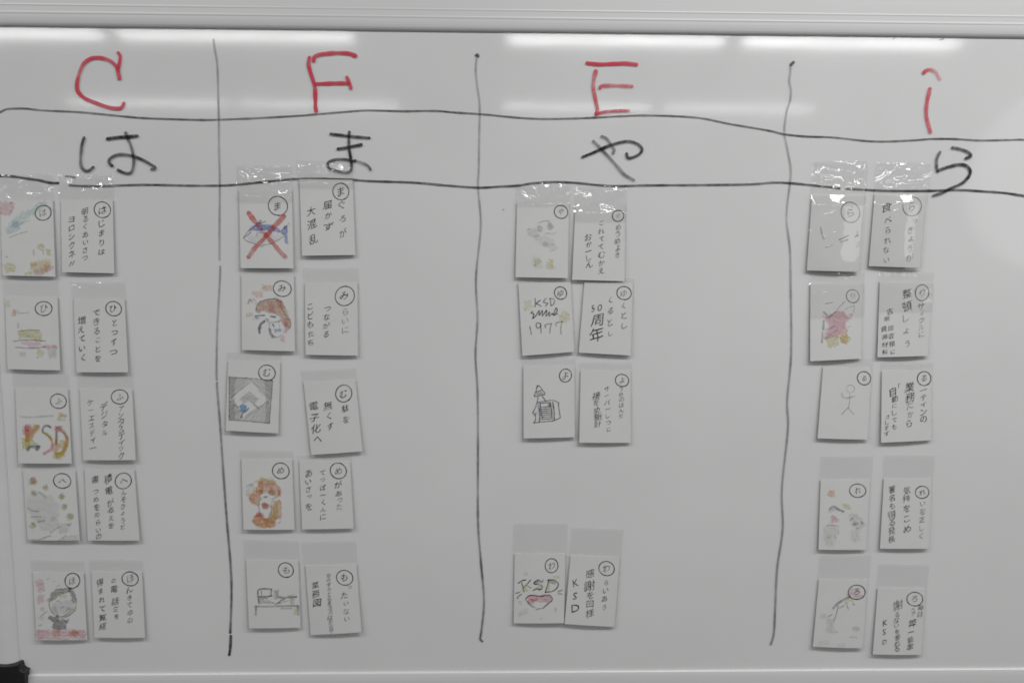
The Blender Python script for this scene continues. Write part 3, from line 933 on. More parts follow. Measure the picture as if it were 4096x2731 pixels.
cr = (880, 1040, K)
c = Card('picture_card', cr, [(298, 205), (1030, 218), (1042, 1272), (305, 1253)],
         'picture card of a brown-haired face with blue crayon touches', PG, flap=0.12, seed=13)
c.badge('み', (868, 398), (122, 110), dens=.8)
c.draw([('h', 'w', .62, .4, [(505, 720), (510, 640), (560, 580), (640, 548), (730, 540), (790, 525), (850, 550), (900, 640), (940, 740), (985, 830), (985, 940), (920, 960), (880, 900), (850, 790), (770, 745), (680, 730), (600, 690), (550, 735)], 20),
        ('h', 'o', .25, 1.2, [(515, 700), (560, 590), (720, 560), (860, 570), (940, 760), (970, 930), (900, 930), (800, 740), (620, 700)], 34),
        ('h', 'r', .5, .4, [(770, 545), (850, 560), (895, 640), (880, 690), (820, 640)], 22), ('h', 'r', .5, .4, [(675, 610), (720, 600), (770, 680), (765, 730), (700, 720)], 22), ('h', 'r', .45, 1.2, [(900, 830), (940, 830), (945, 910), (905, 910)], 22),
        ('s', 'g', 12, .6, [(505, 700), (530, 610), (640, 552), (780, 545), (860, 600)]), ('s', 'w', 14, .6, [(840, 620), (900, 740), (975, 850), (985, 920), (955, 960), (900, 1005)]),
        ('s', 'k', 13, .75, [(490, 775), (560, 768), (625, 768)]), ('s', 'k', 22, .55, [(710, 780), (770, 790)]), ('s', 'k', 9, .55, [(680, 870), (760, 860), (820, 850), (850, 830)]),
        ('h', 'c', .8, .2, [(500, 785), (545, 785), (540, 825), (500, 820)], 18), ('h', 'c', .7, .1, [(765, 958), (852, 958), (850, 1002), (765, 1002)], 20),
        ('s', 'g', 30, .6, [(555, 1010), (550, 950), (570, 890), (620, 850)]), ('h', 'v', .5, 1.2, [(545, 915), (585, 915), (580, 960), (545, 960)], 20), ('s', 'g', 20, .45, [(640, 820), (680, 830), (660, 850)]),
        ('s', 'g', 30, .5, [(700, 960), (710, 1020), (745, 1060)]), ('h', 'v', .5, .4, [(720, 1045), (765, 1045), (765, 1088), (720, 1088)], 18), ('s', 'g', 10, .55, [(760, 1065), (810, 1075), (850, 1045)]), ('s', 'g', 22, .55, [(740, 890), (755, 920)]),
        ('s', 'g', 12, .4, [(690, 890), (690, 980)]), ('s', 'g', 12, .35, [(830, 900), (830, 960)]), ('h', 'p', .5, .5, [(850, 1050), (897, 1050), (895, 1130), (850, 1120)], 22), ('h', 'p', .4, .5, [(890, 960), (940, 950), (935, 1005), (890, 1010)], 22), ('h', 'p', .35, .3, [(810, 828), (850, 828), (850, 868), (815, 868)], 18),
        ('h', 'o', .4, .3, [(460, 430), (590, 430), (590, 510), (510, 515), (500, 470), (460, 470)], 26), ('h', 'o', .42, .3, [(595, 385), (640, 345), (720, 345), (720, 425), (600, 430)], 26), ('h', 'y', .4, .3, [(590, 345), (635, 345), (635, 390), (590, 390)], 22),
        ('h', 'o', .4, .3, [(372, 740), (415, 740), (415, 780), (372, 780)], 20), ('h', 'y', .45, .3, [(415, 740), (458, 740), (455, 780), (415, 780)], 20),
        ('s', 'g', 22, .45, [(395, 600), (420, 545), (445, 580)]), ('s', 'g', 16, .35, [(465, 540), (490, 560)]), ('s', 'g', 10, .4, [(490, 600), (520, 590)]), ('s', 'g', 10, .3, [(460, 830), (500, 800)])])
c = Card('text_card', cr, [(1183, 315), (1915, 315), (1922, 1332), (1192, 1320)], 'lettered card ending in こどもたち, beside the brown-haired face', TG, flap=0.2, seed=14)
c.badge('み', (1740, 500), (135, 132), dens=.85)
c.text([('らいに', 1745, 725, 1750, 975, 105, .55), ('つながる', 1495, 675, 1490, 1030, 108), ('こどもたち', 1260, 650, 1262, 1145, 100)])

cr = (880, 1420, K)
c = Card('picture_card', cr, [(115, 75), (838, 95), (812, 1090), (80, 1050)],
         'picture card with a dark grey square holding a pale angular emblem and blue dot', PG, flap=0.12, seed=15)
c.badge('む', (655, 245), (118, 105), dens=.75)
sq = [(128, 300), (735, 352), (690, 945), (128, 895)]
c.draw([('f', 'g', .20, sq), ('h', 'g', .34, -.65, [(128, 300), (430, 320), (160, 600), (128, 600)], 22), ('h', 'g', .34, .7, [(430, 340), (735, 352), (715, 620), (660, 610), (480, 420)], 22),
        ('h', 'g', .46, -.6, [(128, 620), (170, 640), (250, 730), (330, 860), (290, 905), (128, 895)], 20), ('h', 'g', .34, -.65, [(350, 860), (510, 740), (680, 640), (705, 700), (690, 945), (300, 905)], 22),
        ('h', 'g', .4, .4, [(280, 605), (415, 500), (540, 610), (470, 680), (400, 630), (330, 665)], 20),
        ('s', 'g', 12, .5, [(130, 305), (430, 322), (735, 352)]), ('s', 'g', 12, .5, [(735, 352), (712, 640), (690, 945)]), ('s', 'g', 12, .5, [(128, 300), (130, 600), (128, 895)]), ('s', 'g', 12, .5, [(128, 900), (400, 915), (690, 945)]),
        ('s', 'k', 9, .55, [(250, 730), (330, 670)]), ('s', 'k', 8, .4, [(350, 850), (500, 745)]), ('s', 'g', 10, .6, [(550, 725), (680, 630)]), ('s', 'g', 10, .5, [(160, 580), (440, 355)]), ('s', 'g', 10, .45, [(160, 600), (250, 720)]),
        ('f', 'c', .55, [(285, 700), (320, 680), (370, 695), (372, 755), (350, 782), (285, 780)]), ('h', 'c', .5, .4, [(285, 695), (370, 690), (370, 780), (285, 780)], 22), ('s', 'g', 22, .6, [(300, 860), (320, 800), (370, 770), (400, 735)]),
        ('s', 'g', 24, .35, [(480, 680), (540, 740)])])
c = Card('text_card', cr, [(1165, 375), (1888, 345), (1985, 1340), (1272, 1390)], 'tilted lettered card ending in 電子化へ, right of the grey emblem picture', TG, flap=0.16, seed=16)
c.badge('む', (1725, 533), (115, 115), dens=.8)
c.text([('駄を', 1750, 740, 1765, 890, 118), ('無くす', 1500, 700, 1535, 985, 118), ('電', 1300, 710, 1300, 710, 135, .9), ('子化へ', 1315, 870, 1360, 1160, 125)])

cr = (880, 1800, K)
c = Card('picture_card', cr, [(298, 118), (1003, 125), (1038, 1105), (328, 1105)],
         'picture card of an orange scribbled animal with red cheeks', PG, flap=0.12, seed=17)
c.badge('め', (848, 285), (118, 108), dens=.8)
c.draw([('h', 'o', 1.1, .4, [(530, 500), (545, 430), (590, 430), (600, 540), (590, 610), (510, 600), (500, 520)], 20), ('h', 'o', .75, .5, [(700, 520), (740, 460), (810, 480), (850, 540), (840, 620), (770, 640), (690, 580)], 20),
        ('h', 'o', .75, .3, [(410, 640), (480, 560), (560, 620), (550, 760), (480, 770), (415, 700)], 22), ('h', 'o', .45, .6, [(375, 605), (460, 600), (500, 740), (430, 720)], 24),
        ('h', 'o', .5, .2, [(590, 450), (740, 450), (720, 560), (680, 600), (600, 570)], 30), ('h', 'o', .45, .2, [(500, 430), (600, 385), (760, 430), (800, 480), (700, 470), (560, 470)], 28), ('h', 'y', .4, .2, [(550, 385), (760, 385), (760, 460), (680, 470), (600, 425)], 28),
        ('h', 'o', 1.15, .25, [(460, 1000), (480, 910), (540, 870), (590, 900), (640, 960), (720, 940), (770, 990), (760, 1060), (640, 1075), (510, 1050)], 20), ('h', 'o', .6, .3, [(560, 900), (660, 930), (770, 900), (770, 1000), (650, 1010)], 26),
        ('h', 'o', .75, 1.3, [(730, 760), (790, 690), (855, 700), (855, 940), (770, 950), (720, 900)], 22), ('h', 'y', .6, 1.3, [(770, 720), (815, 740), (815, 920), (770, 910)], 22), ('h', 'y', .45, .4, [(700, 830), (770, 860), (780, 960), (680, 960)], 24),
        ('h', 'r', .8, .4, blob(545, 895, 34, 34), 18), ('h', 'p', .6, .4, blob(570, 895, 30, 34), 20), ('h', 'r', .8, 1.2, [(808, 555), (838, 555), (838, 625), (812, 625)], 18), ('h', 'p', .4, .2, blob(665, 490, 36, 28), 22),
        ('s', 'w', 46, .65, [(560, 560), (590, 575)]), ('s', 'w', 56, .55, [(705, 580), (735, 585)]), ('s', 'g', 22, .6, [(625, 645), (655, 640)]), ('h', 'w', .8, .4, blob(628, 765, 38, 38), 16), ('h', 'r', .6, .4, blob(635, 770, 46, 42), 20),
        ('s', 'k', 8, .5, [(640, 965), (690, 930), (720, 880)]), ('s', 'k', 8, .5, [(720, 680), (760, 660), (810, 640)]), ('s', 'g', 9, .6, [(560, 690), (585, 660)]), ('s', 'g', 9, .45, [(720, 720), (750, 690)]), ('s', 'g', 11, .5, [(550, 690), (545, 800), (570, 900)]), ('s', 'g', 11, .5, [(715, 740), (720, 830), (700, 900)]),
        ('s', 'w', 8, .6, [(560, 430), (600, 400), (640, 390)]), ('s', 'g', 10, .6, [(370, 510), (400, 475), (470, 465)]), ('s', 'g', 9, .55, [(410, 500), (440, 480), (460, 490), (440, 510)]), ('s', 'g', 10, .6, [(760, 940), (820, 915)]), ('s', 'g', 8, .5, [(800, 1020), (850, 985)]),
        ('h', 'g', .2, .2, [(370, 540), (420, 530), (420, 590), (370, 595)], 24), ('h', 'y', .4, .3, [(460, 520), (505, 510), (500, 570), (460, 570)], 24), ('h', 'y', .3, .1, [(505, 1045), (600, 1060), (600, 1085), (505, 1080)], 22)])
c = Card('text_card', cr, [(1105, 150), (1812, 155), (1862, 1088), (1145, 1102)], 'lettered card reading めがあった, right of the orange animal', TG, flap=0.08, seed=18)
c.badge('め', (1650, 285), (112, 108), dens=.8)
c.text([('があ', 1655, 470, 1650, 600, 108), ('った', 1670, 690, 1665, 780, 98, .6), ('てっぱーくんに', 1430, 310, 1440, 925, 92), ('あ', 1230, 320, 1230, 320, 118, .85), ('いさつ', 1235, 440, 1245, 645, 88), ('を', 1240, 780, 1240, 780, 112)])

cr = (880, 2130, K)
c = Card('picture_card', cr, [(362, 370), (1090, 385), (1122, 1320), (405, 1328)],
         'picture card with a pencil sketch of a desk, monitor and papers', PG, flap=0.29, seed=19)
c.badge('も', (918, 515), (105, 100), dens=.75)
c.draw([('s', 'g', 20, .6, [(545, 960), (540, 790), (720, 778)]), ('s', 'g', 18, .5, [(720, 778), (710, 870)]), ('s', 'g', 15, .5, [(580, 880), (580, 800)]), ('s', 'g', 20, .6, [(545, 885), (640, 880), (720, 870)]),
        ('h', 'g', .6, .3, [(560, 885), (690, 885), (660, 915), (570, 925)], 16), ('h', 'g', .4, .1, [(545, 920), (700, 940), (710, 980), (530, 985)], 18),
        ('h', 'g', .55, 1.2, [(755, 800), (820, 795), (820, 880), (790, 925), (750, 900)], 18), ('s', 'g', 16, .55, [(720, 960), (750, 970)]), ('s', 'g', 14, .6, [(770, 985), (820, 970), (850, 930), (910, 910)]), ('s', 'g', 22, .45, [(810, 965), (860, 965)]),
        ('s', 'g', 26, .5, [(830, 888), (920, 895), (1065, 885)]), ('h', 'g', .4, .2, [(940, 870), (1010, 850), (1060, 890), (950, 905)], 18), ('h', 'g', .35, 1.2, [(980, 910), (1040, 905), (1035, 945), (985, 945)], 18), ('s', 'g', 12, .3, [(900, 960), (960, 930)]),
        ('h', 'y', .6, .3, [(860, 910), (900, 905), (895, 950), (860, 945)], 18), ('h', 'y', .7, .3, [(985, 950), (1032, 948), (1030, 988), (985, 988)], 18), ('h', 'y', .5, 1.3, [(1035, 1040), (1072, 1040), (1075, 1122), (1035, 1125)], 20),
        ('s', 'g', 24, .4, [(490, 1015), (650, 1018), (800, 1012), (1090, 1010)]), ('s', 'g', 30, .42, [(505, 1030), (500, 1135)]), ('s', 'g', 22, .3, [(860, 1045), (1000, 1045)]), ('s', 'g', 30, .4, [(1090, 1020), (1092, 1130)])])
c = Card('text_card', cr, [(1190, 455), (1900, 435), (1972, 1383), (1265, 1422)], 'lettered card with a long tiny middle line, right of the desk sketch', TG, flap=0.34, seed=20)
c.badge('も', (1738, 622), (115, 102), dens=.8)
c.text([('っ', 1812, 755, 1812, 755, 84), ('た', 1745, 865, 1745, 865, 108, .7), ('いない', 1755, 980, 1775, 1195, 92, .65), ('なのすりとらまるのはからで', 1515, 590, 1550, 1370, 74), ('業務図', 1330, 725, 1350, 965, 112)])

# ======================= third column =======================
cr = (2000, 700, K)
c = Card('picture_card', cr, [(238, 390), (960, 390), (945, 1437), (215, 1425)],
         'very faint picture card with two pale yellow patches at its foot', PG, flap=0.26, wrinkle=2.0, front=(-0.02, 0.05, .6), seed=21)
c.badge('や', (850, 515), (92, 92), dens=.65)
c.draw([('s', 'g', 12, .35, [(540, 670), (600, 645), (680, 640)]), ('h', 'g', .4, .8, blob(555, 750, 34, 40), 20), ('h', 'g', .45, .9, blob(695, 720, 36, 50), 20), ('h', 'g', .2, .3, [(380, 760), (500, 740), (560, 850), (470, 870), (390, 840)], 26),
        ('s', 'g', 9, .4, [(380, 760), (420, 745)]), ('s', 'g', 9, .45, [(725, 825), (780, 800)]), ('s', 'g', 10, .4, [(480, 855), (545, 850)]), ('h', 'g', .3, .4, blob(630, 970, 36, 32), 22), ('s', 'g', 9, .55, [(720, 968), (742, 960)]),
        ('s', 'g', 9, .4, [(700, 1060), (745, 1045)]), ('h', 'g', .14, .4, [(480, 880), (620, 850), (740, 890), (800, 1030), (760, 1060), (560, 960)], 28), ('s', 'g', 12, .3, [(620, 820), (700, 810)]),
        ('h', 'y', .55, 1.2, [(478, 1175), (565, 1175), (560, 1215), (520, 1260), (478, 1260)], 24), ('h', 'y', .55, 1.2, [(700, 1175), (742, 1175), (742, 1305), (655, 1305), (655, 1220), (700, 1215)], 24),
        ('h', 'g', .12, .2, [(460, 1130), (540, 1140), (600, 1300), (500, 1310), (440, 1240)], 28), ('s', 'g', 10, .3, [(740, 1305), (770, 1295)])])
c = Card('text_card', cr, [(1052, 425), (1742, 432), (1735, 1480), (1005, 1460)], 'lettered card beside the faint yellow-patched picture, white glare at its top', TG, flap=0.26, wrinkle=2.0, front=(-0.02, 0.22, .8), seed=22)
c.badge('や', (1645, 570), (82, 74), size=74, dens=.6)
c.text([('めうめよき', 1645, 725, 1635, 1110, 92), ('これててむかえ', 1408, 670, 1412, 1330, 94), ('おかーしん', 1230, 865, 1240, 1250, 96)])

cr = (2000, 1080, K)
c = Card('picture_card', cr, [(255, 185), (985, 170), (1032, 1140), (312, 1195)],
         'tilted picture card with handwritten KSD and 1977', PG, flap=0.06, wrinkle=.8, seed=23)
c.badge('ゆ', (843, 320), (86, 86), dens=.7)
c.draw([('s', 'k', 14, .6, [(487, 395), (492, 450), (488, 508)]), ('s', 'k', 13, .65, [(560, 420), (505, 465), (540, 480), (570, 500)]), ('s', 'k', 13, .6, [(642, 390), (605, 445), (665, 460), (635, 495)]),
        ('s', 'k', 14, .55, [(700, 400), (705, 450), (712, 492)]), ('s', 'k', 13, .6, [(690, 395), (745, 400), (758, 440), (740, 480), (708, 493)]),
        ('s', 'k', 13, .7, [(460, 570), (430, 595), (470, 610), (455, 670), (505, 625), (545, 560), (545, 625), (590, 560), (590, 635), (650, 555), (640, 640), (690, 580), (680, 640), (730, 600), (740, 625), (780, 525), (795, 570), (750, 625), (800, 605)]),
        ('s', 'k', 15, .45, [(418, 785), (425, 840), (437, 890)]), ('s', 'k', 13, .6, [(560, 740), (515, 735), (503, 780), (530, 808), (562, 780), (565, 740), (570, 800), (572, 875)]),
        ('s', 'k', 13, .6, [(635, 800), (632, 760), (720, 742)]), ('s', 'k', 14, .45, [(720, 742), (700, 800), (695, 872)]), ('s', 'k', 13, .65, [(785, 775), (780, 735), (868, 715)]), ('s', 'k', 14, .45, [(865, 718), (848, 800), (850, 882)]),
        ('h', 'y', .38, .3, [(345, 425), (430, 420), (435, 470), (475, 480), (475, 505), (430, 510), (430, 555), (345, 550)], 26), ('h', 'y', .4, .3, [(830, 630), (870, 600), (875, 560), (915, 560), (920, 600), (960, 605), (955, 685), (915, 730), (875, 725), (830, 690)], 26)])
c = Card('text_card', cr, [(1177, 165), (1852, 180), (1822, 1190), (1100, 1150)], 'tilted lettered card reading 50周年 in its left-hand line', TG, flap=0.07, wrinkle=.8, seed=24)
c.badge('ゆ', (1728, 320), (98, 94), dens=.6)
c.text([('くとし', 1725, 495, 1735, 770, 100), ('くるとし', 1540, 415, 1535, 880, 108), ('50', 1290, 530, 1385, 528, 130), ('周年', 1350, 695, 1345, 905, 172)], dens=0.83)

cr = (2000, 1420, K)
c = Card('picture_card', cr, [(325, 150), (1035, 150), (1042, 1143), (330, 1160)],
         'picture card of a black-lined printer box with a cone on top', PG, flap=0.11, seed=25)
c.badge('よ', (912, 282), (86, 88), dens=.7)
it = [('s', 'k', 12, .7, p) for p in (
    [(520, 420), (500, 500), (480, 570), (560, 560), (625, 540), (590, 480), (540, 420), (520, 440)], [(500, 510), (550, 495), (590, 485)], [(530, 575), (520, 640), (490, 730), (455, 800)], [(590, 575), (620, 610), (635, 635)],
    [(515, 650), (620, 638), (730, 625), (820, 660)], [(820, 660), (815, 700), (840, 860)], [(470, 940), (540, 930), (640, 920), (740, 910), (840, 868)], [(470, 940), (495, 890), (490, 820)], [(545, 740), (555, 830), (545, 930)],
    [(560, 665), (650, 660), (700, 655)], [(560, 670), (570, 780), (590, 890)], [(700, 660), (715, 760), (725, 880)], [(735, 650), (755, 780), (755, 890)])]
for i in range(7):
    y = 715 + i * 28
    it.append(('s', 'k', 11, .75, [(565 + i * 4, y + 5), (640 + i * 2, y + 2), (700 + i * 3, y - 4)]))
it += [('h', 'k', .8, .4, [(660, 705), (700, 660), (705, 712)], 14), ('h', 'k', .6, .4, [(450, 795), (510, 790), (500, 830), (470, 840)], 14), ('h', 'k', .35, .1, [(505, 515), (585, 500), (600, 545), (500, 560)], 18),
       ('h', 'v', .45, .3, [(520, 650), (560, 650), (560, 730), (522, 730)], 18), ('h', 'g', .35, 1.3, [(525, 700), (560, 700), (575, 900), (540, 910)], 20), ('h', 'g', .3, 1.3, [(710, 660), (745, 660), (765, 880), (735, 890)], 20)]
c.draw(it)
c = Card('text_card', cr, [(1125, 215), (1820, 218), (1822, 1220), (1105, 1220)], 'lettered card reading サーバー, right of the printer box picture', TG, flap=0.12, seed=26)
c.badge('よ', (1700, 350), (92, 86), dens=.7)
c.text([('うめのはんだ', 1690, 470, 1690, 845, 76), ('サーバーしつに', 1490, 465, 1510, 1030, 84), ('接をめ新計', 1345, 565, 1365, 955, 104)])

cr = (2000, 2080, K)
c = Card('picture_card', cr, [(205, 462), (912, 462), (892, 1430), (190, 1432)],
         'picture card with the letters KSD above a pink gem', PG, flap=0.43, wrinkle=.25, seed=27)
c.badge('わ', (718, 628), (92, 94), dens=.7)
c.draw([('s', 'k', 16, .7, [(255, 870), (310, 835), (360, 825)]), ('s', 'k', 14, .65, [(300, 860), (320, 920), (330, 985)]), ('s', 'k', 13, .75, [(425, 825), (380, 880), (325, 940)]), ('s', 'k', 14, .4, [(370, 900), (430, 935)]),
        ('s', 'k', 15, .65, [(600, 825), (580, 860), (540, 825), (485, 850), (480, 880), (560, 890), (590, 920), (560, 960), (510, 945), (465, 970)]), ('h', 'k', .5, .4, [(480, 850), (540, 825), (550, 860), (480, 885)], 16),
        ('s', 'k', 14, .7, [(680, 815), (660, 900), (630, 995)]), ('s', 'k', 15, .7, [(660, 830), (740, 825), (810, 870), (790, 940), (720, 985), (630, 995)]), ('h', 'k', .45, .4, [(680, 840), (760, 840), (790, 870), (690, 880)], 20),
        ('h', 'y', .55, .6, [(305, 900), (345, 900), (385, 980), (310, 990)], 22), ('h', 'y', .5, .4, [(515, 900), (580, 905), (560, 950), (510, 940)], 22), ('h', 'y', .55, 1.3, [(660, 860), (690, 870), (690, 985), (655, 985)], 20),
        ('h', 'y', .4, .3, [(345, 725), (385, 725), (385, 770), (345, 770)], 22), ('h', 'y', .4, .3, [(745, 770), (830, 768), (830, 808), (745, 808)], 22), ('h', 'y', .35, .3, [(258, 1120), (298, 1120), (298, 1162), (258, 1162)], 22),
        ('h', 'p', .72, .1, [(390, 1040), (440, 1030), (690, 1030), (720, 1080), (690, 1125), (470, 1125), (470, 1170), (430, 1165), (390, 1110)], 22), ('h', 'r', .45, .2, [(430, 1085), (520, 1080), (515, 1120), (430, 1122)], 20), ('h', 'o', .4, .2, [(435, 1080), (480, 1080), (480, 1125), (435, 1125)], 22),
        ('s', 'k', 13, .75, [(355, 1100), (380, 1060), (440, 1035), (560, 1048), (690, 1030)]), ('s', 'g', 16, .6, [(690, 1030), (730, 1080), (715, 1120)]), ('s', 'k', 12, .75, [(720, 1110), (660, 1160), (600, 1215)]), ('s', 'g', 20, .6, [(380, 1120), (430, 1175), (490, 1205)]), ('s', 'k', 12, .5, [(505, 1232), (540, 1222), (585, 1218)]),
        ('s', 'k', 13, .55, [(220, 1010), (280, 992)]), ('s', 'k', 12, .65, [(240, 1080), (265, 1045), (300, 1020)]), ('s', 'k', 13, .5, [(810, 985), (865, 965)]), ('s', 'k', 15, .45, [(815, 1015), (865, 1018)]),
        ('h', 'g', .12, .5, [(280, 1250), (380, 1230), (380, 1290), (260, 1330)], 26), ('s', 'g', 20, .25, [(770, 1215), (780, 1260)]), ('s', 'g', 12, .2, [(560, 1370), (600, 1345)])])
c = Card('text_card', cr, [(985, 485), (1670, 512), (1592, 1482), (900, 1442)], 'tilted lettered card ending in KSD, right of the pink gem', TG, flap=0.4, wrinkle=.25, seed=28)
c.badge('わ', (1485, 668), (108, 98), dens=.7)
c.text([('らいあう', 1475, 860, 1455, 1205, 92), ('感謝', 1260, 735, 1255, 900, 138, .85), ('を回', 1260, 1035, 1248, 1155, 104), ('様', 1245, 1290, 1245, 1290, 138, .8), ('KSD', 1060, 865, 1050, 1215, 152)])

# ======================= fourth column =======================
cr = (3180, 640, K)
c = Card('picture_card', cr, [(240, 470), (965, 480), (890, 1560), (165, 1540)],
         'almost blank picture card with white glare, circled ら in its corner', PG, flap=0.42, wrinkle=1.6, front=(0.02, 1.0, 1.0), seed=29, bow=2.0)
c.badge('ら', (768, 730), (132, 140), dens=.5, cdens=.5)
c.draw([('s', 'g', 20, .45, [(610, 1110), (680, 1080), (740, 1050)]), ('s', 'g', 20, .35, [(630, 1140), (730, 1110)]), ('s', 'g', 16, .45, [(835, 1070), (880, 1045)]), ('s', 'g', 14, .3, [(870, 990), (860, 1040)]), ('s', 'g', 12, .3, [(420, 1220), (520, 1180)]), ('s', 'g', 26, .25, [(355, 940), (370, 1040), (400, 1100)])])
c = Card('text_card', cr, [(1112, 470), (1832, 475), (1742, 1505), (1030, 1480)], 'lettered card with a glossy strip along its right edge, circled ら in its corner', TG, flap=0.42, wrinkle=1.6, front=(0.02, 1.0, 0.6), seed=30, bow=2.0)
c.badge('ら', (1628, 648), (132, 130), dens=.5, cdens=.5)
c.text([('っ', 1675, 850, 1675, 850, 92), ('きょうが', 1610, 975, 1590, 1360, 108), ('食', 1285, 660, 1285, 660, 130), ('べられない', 1290, 840, 1265, 1395, 112)], dens=0.69)

cr = (3180, 1070, K)
c = Card('picture_card', cr, [(215, 215), (940, 225), (922, 1268), (212, 1305)],
         'picture card with a pink crayon shape over yellow-green scribble', PG, flap=0.14, wrinkle=.8, front=(0.0, 0.45, 0.8), seed=31, bow=1.6)
c.badge('り', (802, 398), (88, 92), dens=.45, cdens=.5)
c.draw([('h', 'p', .48, .5, [(380, 660), (470, 680), (560, 600), (680, 600), (690, 670), (790, 640), (790, 680), (690, 780), (720, 850), (640, 920), (590, 960), (400, 1000), (430, 860), (470, 830), (460, 740)], 26), ('f', 'p', .22, [(400, 690), (560, 610), (670, 610), (740, 690), (690, 780), (700, 850), (590, 950), (420, 980), (470, 830)]),
        ('h', 'y', .6, .4, [(420, 1000), (470, 950), (590, 945), (600, 1060), (550, 1110), (470, 1100)], 24), ('h', 'o', .5, .6, [(640, 930), (720, 860), (725, 1065), (680, 1060), (620, 1000)], 24), ('h', 'y', .6, .5, [(620, 960), (690, 930), (765, 960), (740, 1030), (640, 1060)], 24),
        ('s', 'k', 8, .5, [(415, 990), (500, 920), (590, 865)]), ('s', 'g', 12, .5, [(460, 700), (520, 650), (570, 610)]), ('s', 'g', 10, .5, [(590, 570), (640, 520), (690, 470)]), ('s', 'g', 9, .4, [(690, 580), (760, 550), (820, 530), (810, 630)]), ('s', 'g', 12, .4, [(420, 500), (520, 485)]), ('s', 'g', 26, .4, [(400, 620), (440, 660)]), ('s', 'g', 26, .35, [(395, 740), (390, 860)]), ('s', 'g', 20, .4, [(380, 900), (370, 1040)]), ('s', 'g', 12, .5, [(470, 850), (545, 810)]), ('s', 'g', 8, .4, [(720, 835), (765, 815)])])
c = Card('text_card', cr, [(1182, 200), (1905, 215), (1852, 1230), (1150, 1250)], 'lettered card with a dense small block of kanji in its lower left', TG, flap=0.14, wrinkle=.8, front=(0.0, 0.4, 0.8), seed=32, bow=1.6)
c.badge('り', (1768, 350), (98, 108), dens=.5, cdens=0.69)
c.text([('サイクルに', 1760, 545, 1755, 930, 104, .55), ('整頓', 1560, 365, 1550, 530, 150, .85), ('しよう', 1545, 700, 1555, 1050, 112, .6), ('古', 1320, 610, 1320, 610, 84), ('紙', 1280, 705, 1280, 705, 84), ('回収箱に', 1330, 840, 1355, 1170, 84), ('資源材料', 1240, 850, 1250, 1180, 78)])

cr = (3180, 1430, K)
c = Card('picture_card', cr, [(392, 130), (1065, 145), (1010, 1142), (315, 1125)],
         'picture card with a faint pencil stick figure alone', PG, flap=0.12, seed=33)
c.badge('る', (960, 285), (92, 94), dens=.8)
c.draw([('e', 'g', 9, .4, (770, 430, 58, 52)), ('s', 'g', 18, .25, [(650, 490), (660, 540), (720, 560), (780, 545)]), ('s', 'g', 8, .45, [(725, 562), (780, 550), (830, 530)]), ('s', 'g', 10, .4, [(760, 490), (758, 600), (740, 700)]), ('s', 'g', 9, .5, [(740, 690), (690, 740), (645, 785)]), ('s', 'g', 14, .3, [(745, 700), (790, 760), (825, 780)])])
c = Card('text_card', cr, [(1212, 180), (1902, 180), (1900, 1150), (1200, 1185)], 'lettered card crowded with four lines, right of the stick figure', TG, flap=0.12, seed=34)
c.badge('る', (1798, 290), (98, 94), dens=.75)
c.text([('ーティンの', 1785, 450, 1790, 855, 104), ('業務', 1590, 405, 1600, 550, 132, .85), ('だから', 1605, 660, 1590, 910, 108, .65), ('「', 1450, 385, 1450, 385, 90), ('自', 1370, 465, 1370, 465, 118, .95), ('動にしても', 1385, 565, 1385, 960, 88), ('さしすす', 1285, 820, 1275, 1055, 72)])

cr = (3180, 1810, K)
c = Card('picture_card', cr, [(358, 375), (1045, 372), (990, 1350), (328, 1350)],
         'picture card with faint grey figures and small orange, yellow and pink spots', PG, flap=0.33, wrinkle=.35, seed=35)
c.badge('れ', (872, 525), (118, 90), dens=.8)
c.draw([('h', 'o', .6, .5, [(465, 525), (545, 525), (542, 605), (465, 605)], 20), ('h', 'y', .45, .5, [(640, 700), (710, 705), (765, 745), (765, 785), (690, 780)], 24), ('h', 'p', .65, .4, [(508, 880), (550, 880), (590, 920), (590, 960), (510, 960)], 20), ('h', 'p', .6, .4, [(815, 968), (858, 968), (855, 1008), (815, 1008)], 18),
        ('h', 'y', .45, .4, [(462, 1140), (502, 1140), (500, 1182), (462, 1182)], 20), ('s', 'g', 26, .4, [(480, 780), (535, 740), (610, 785), (670, 810)]), ('h', 'g', .25, .2, [(460, 800), (540, 750), (680, 800), (680, 830), (560, 800), (470, 825)], 22), ('s', 'g', 16, .35, [(440, 1010), (520, 1000), (600, 1015)]),
        ('h', 'g', .18, 1.3, [(400, 1050), (540, 1010), (610, 1040), (560, 1180), (540, 1290), (440, 1290), (400, 1200)], 30), ('h', 'g', .18, 1.1, [(760, 860), (880, 850), (960, 950), (980, 1010), (880, 1060), (760, 1000)], 30), ('s', 'g', 14, .45, [(770, 930), (800, 900)]), ('s', 'g', 9, .5, [(795, 1005), (840, 985), (880, 970)]), ('s', 'g', 20, .4, [(920, 960), (940, 980)]), ('s', 'g', 12, .4, [(850, 1050), (890, 1045)]),
        ('h', 'g', .16, 1.2, [(780, 1080), (900, 1070), (900, 1200), (830, 1240), (790, 1180)], 30), ('s', 'g', 9, .4, [(605, 1080), (595, 1135)]), ('s', 'g', 10, .3, [(560, 1160), (570, 1180)])])
c = Card('text_card', cr, [(1240, 358), (1905, 362), (1860, 1335), (1185, 1335)], 'lettered card with circled れ, right of the spotted grey figures', TG, flap=0.33, wrinkle=.25, seed=36)
c.badge('れ', (1770, 548), (98, 82), dens=.8)
c.text([('いを正しく', 1780, 705, 1755, 1160, 98, .65), ('気', 1555, 525, 1555, 525, 122), ('持をこめ', 1555, 635, 1560, 1055, 110), ('署名も得る発長', 1350, 510, 1345, 1200, 104)])

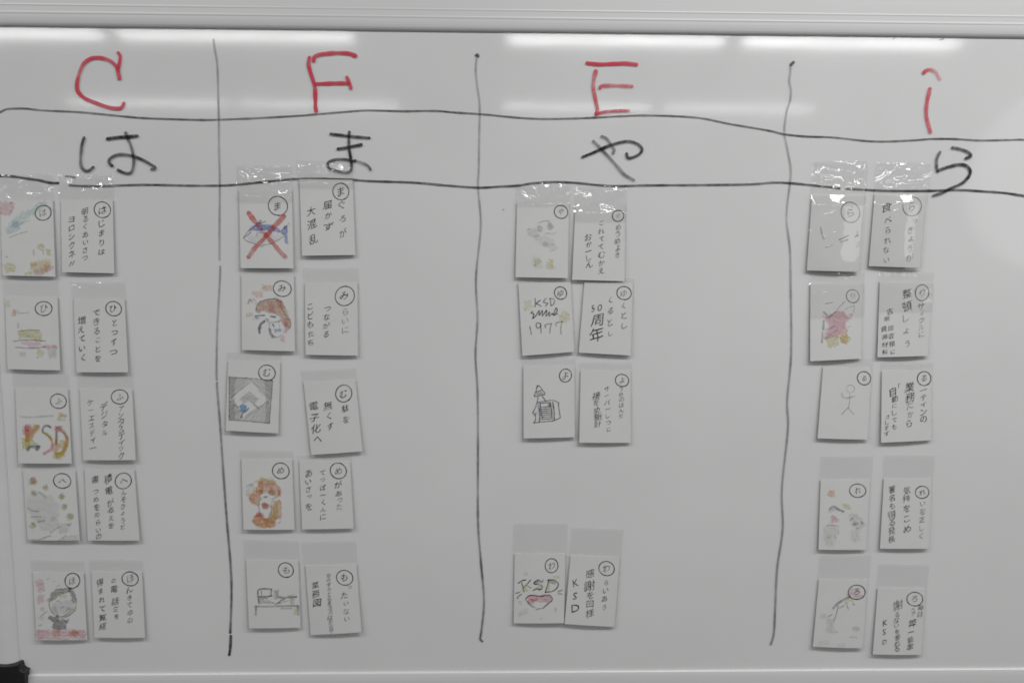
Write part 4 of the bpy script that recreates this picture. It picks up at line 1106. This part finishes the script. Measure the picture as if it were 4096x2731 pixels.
cr = (3180, 2220, K)
c = Card('picture_card', cr, [(335, 330), (1012, 338), (942, 1292), (250, 1270)],
         'picture card with circled ろ shaded pink above faint pencil figures', PG, flap=0.36, wrinkle=.25, seed=37)
c.badge('ろ', (858, 510), (115, 102), dens=.7)
c.draw([('h', 'p', .45, .3, [(765, 460), (880, 455), (905, 480), (905, 540), (945, 550), (940, 590), (815, 590), (800, 550), (730, 545), (730, 505), (765, 500)], 24), ('h', 'y', .5, .5, [(690, 635), (730, 595), (815, 590), (810, 630), (740, 635), (720, 680), (685, 675)], 24),
        ('s', 'g', 32, .4, [(530, 730), (600, 660), (680, 610), (760, 570)]), ('s', 'g', 12, .5, [(615, 730), (680, 690)]), ('s', 'g', 14, .45, [(740, 740), (720, 690)]), ('s', 'g', 16, .4, [(800, 670), (825, 680)]), ('s', 'g', 18, .35, [(600, 700), (570, 820), (540, 900)]), ('s', 'g', 14, .5, [(455, 850), (495, 825), (515, 815)]),
        ('h', 'g', .2, .2, [(355, 815), (430, 815), (440, 870), (355, 875)], 26), ('h', 'g', .2, 1.3, [(440, 880), (540, 880), (530, 990), (590, 1070), (450, 1070)], 28), ('h', 'g', .3, .3, blob(850, 1020, 50, 32), 20), ('h', 'g', .12, .2, [(330, 1190), (480, 1180), (470, 1240), (330, 1250)], 26), ('s', 'g', 24, .18, [(770, 1130), (860, 1135)]), ('h', 'g', .12, .2, [(600, 1220), (690, 1210), (690, 1270), (600, 1270)], 26)])
c = Card('text_card', cr, [(1155, 450), (1822, 462), (1760, 1383), (1085, 1378)], 'lettered card with circled ろ, ending in KSD at its lower left', TG, flap=0.36, wrinkle=.25, seed=38)
c.badge('ろ', (1668, 605), (108, 98), dens=.65)
c.text([('毎日', 1750, 725, 1735, 820, 84), ('うア', 1640, 760, 1640, 820, 84, .6), ('弊', 1635, 935, 1635, 935, 112, .75), ('ー能率', 1615, 1060, 1605, 1270, 96), ('謝', 1430, 695, 1430, 695, 138, .75), ('るないを答れる', 1415, 815, 1420, 1300, 90), ('KSD', 1255, 930, 1245, 1200, 104)], dens=0.85)
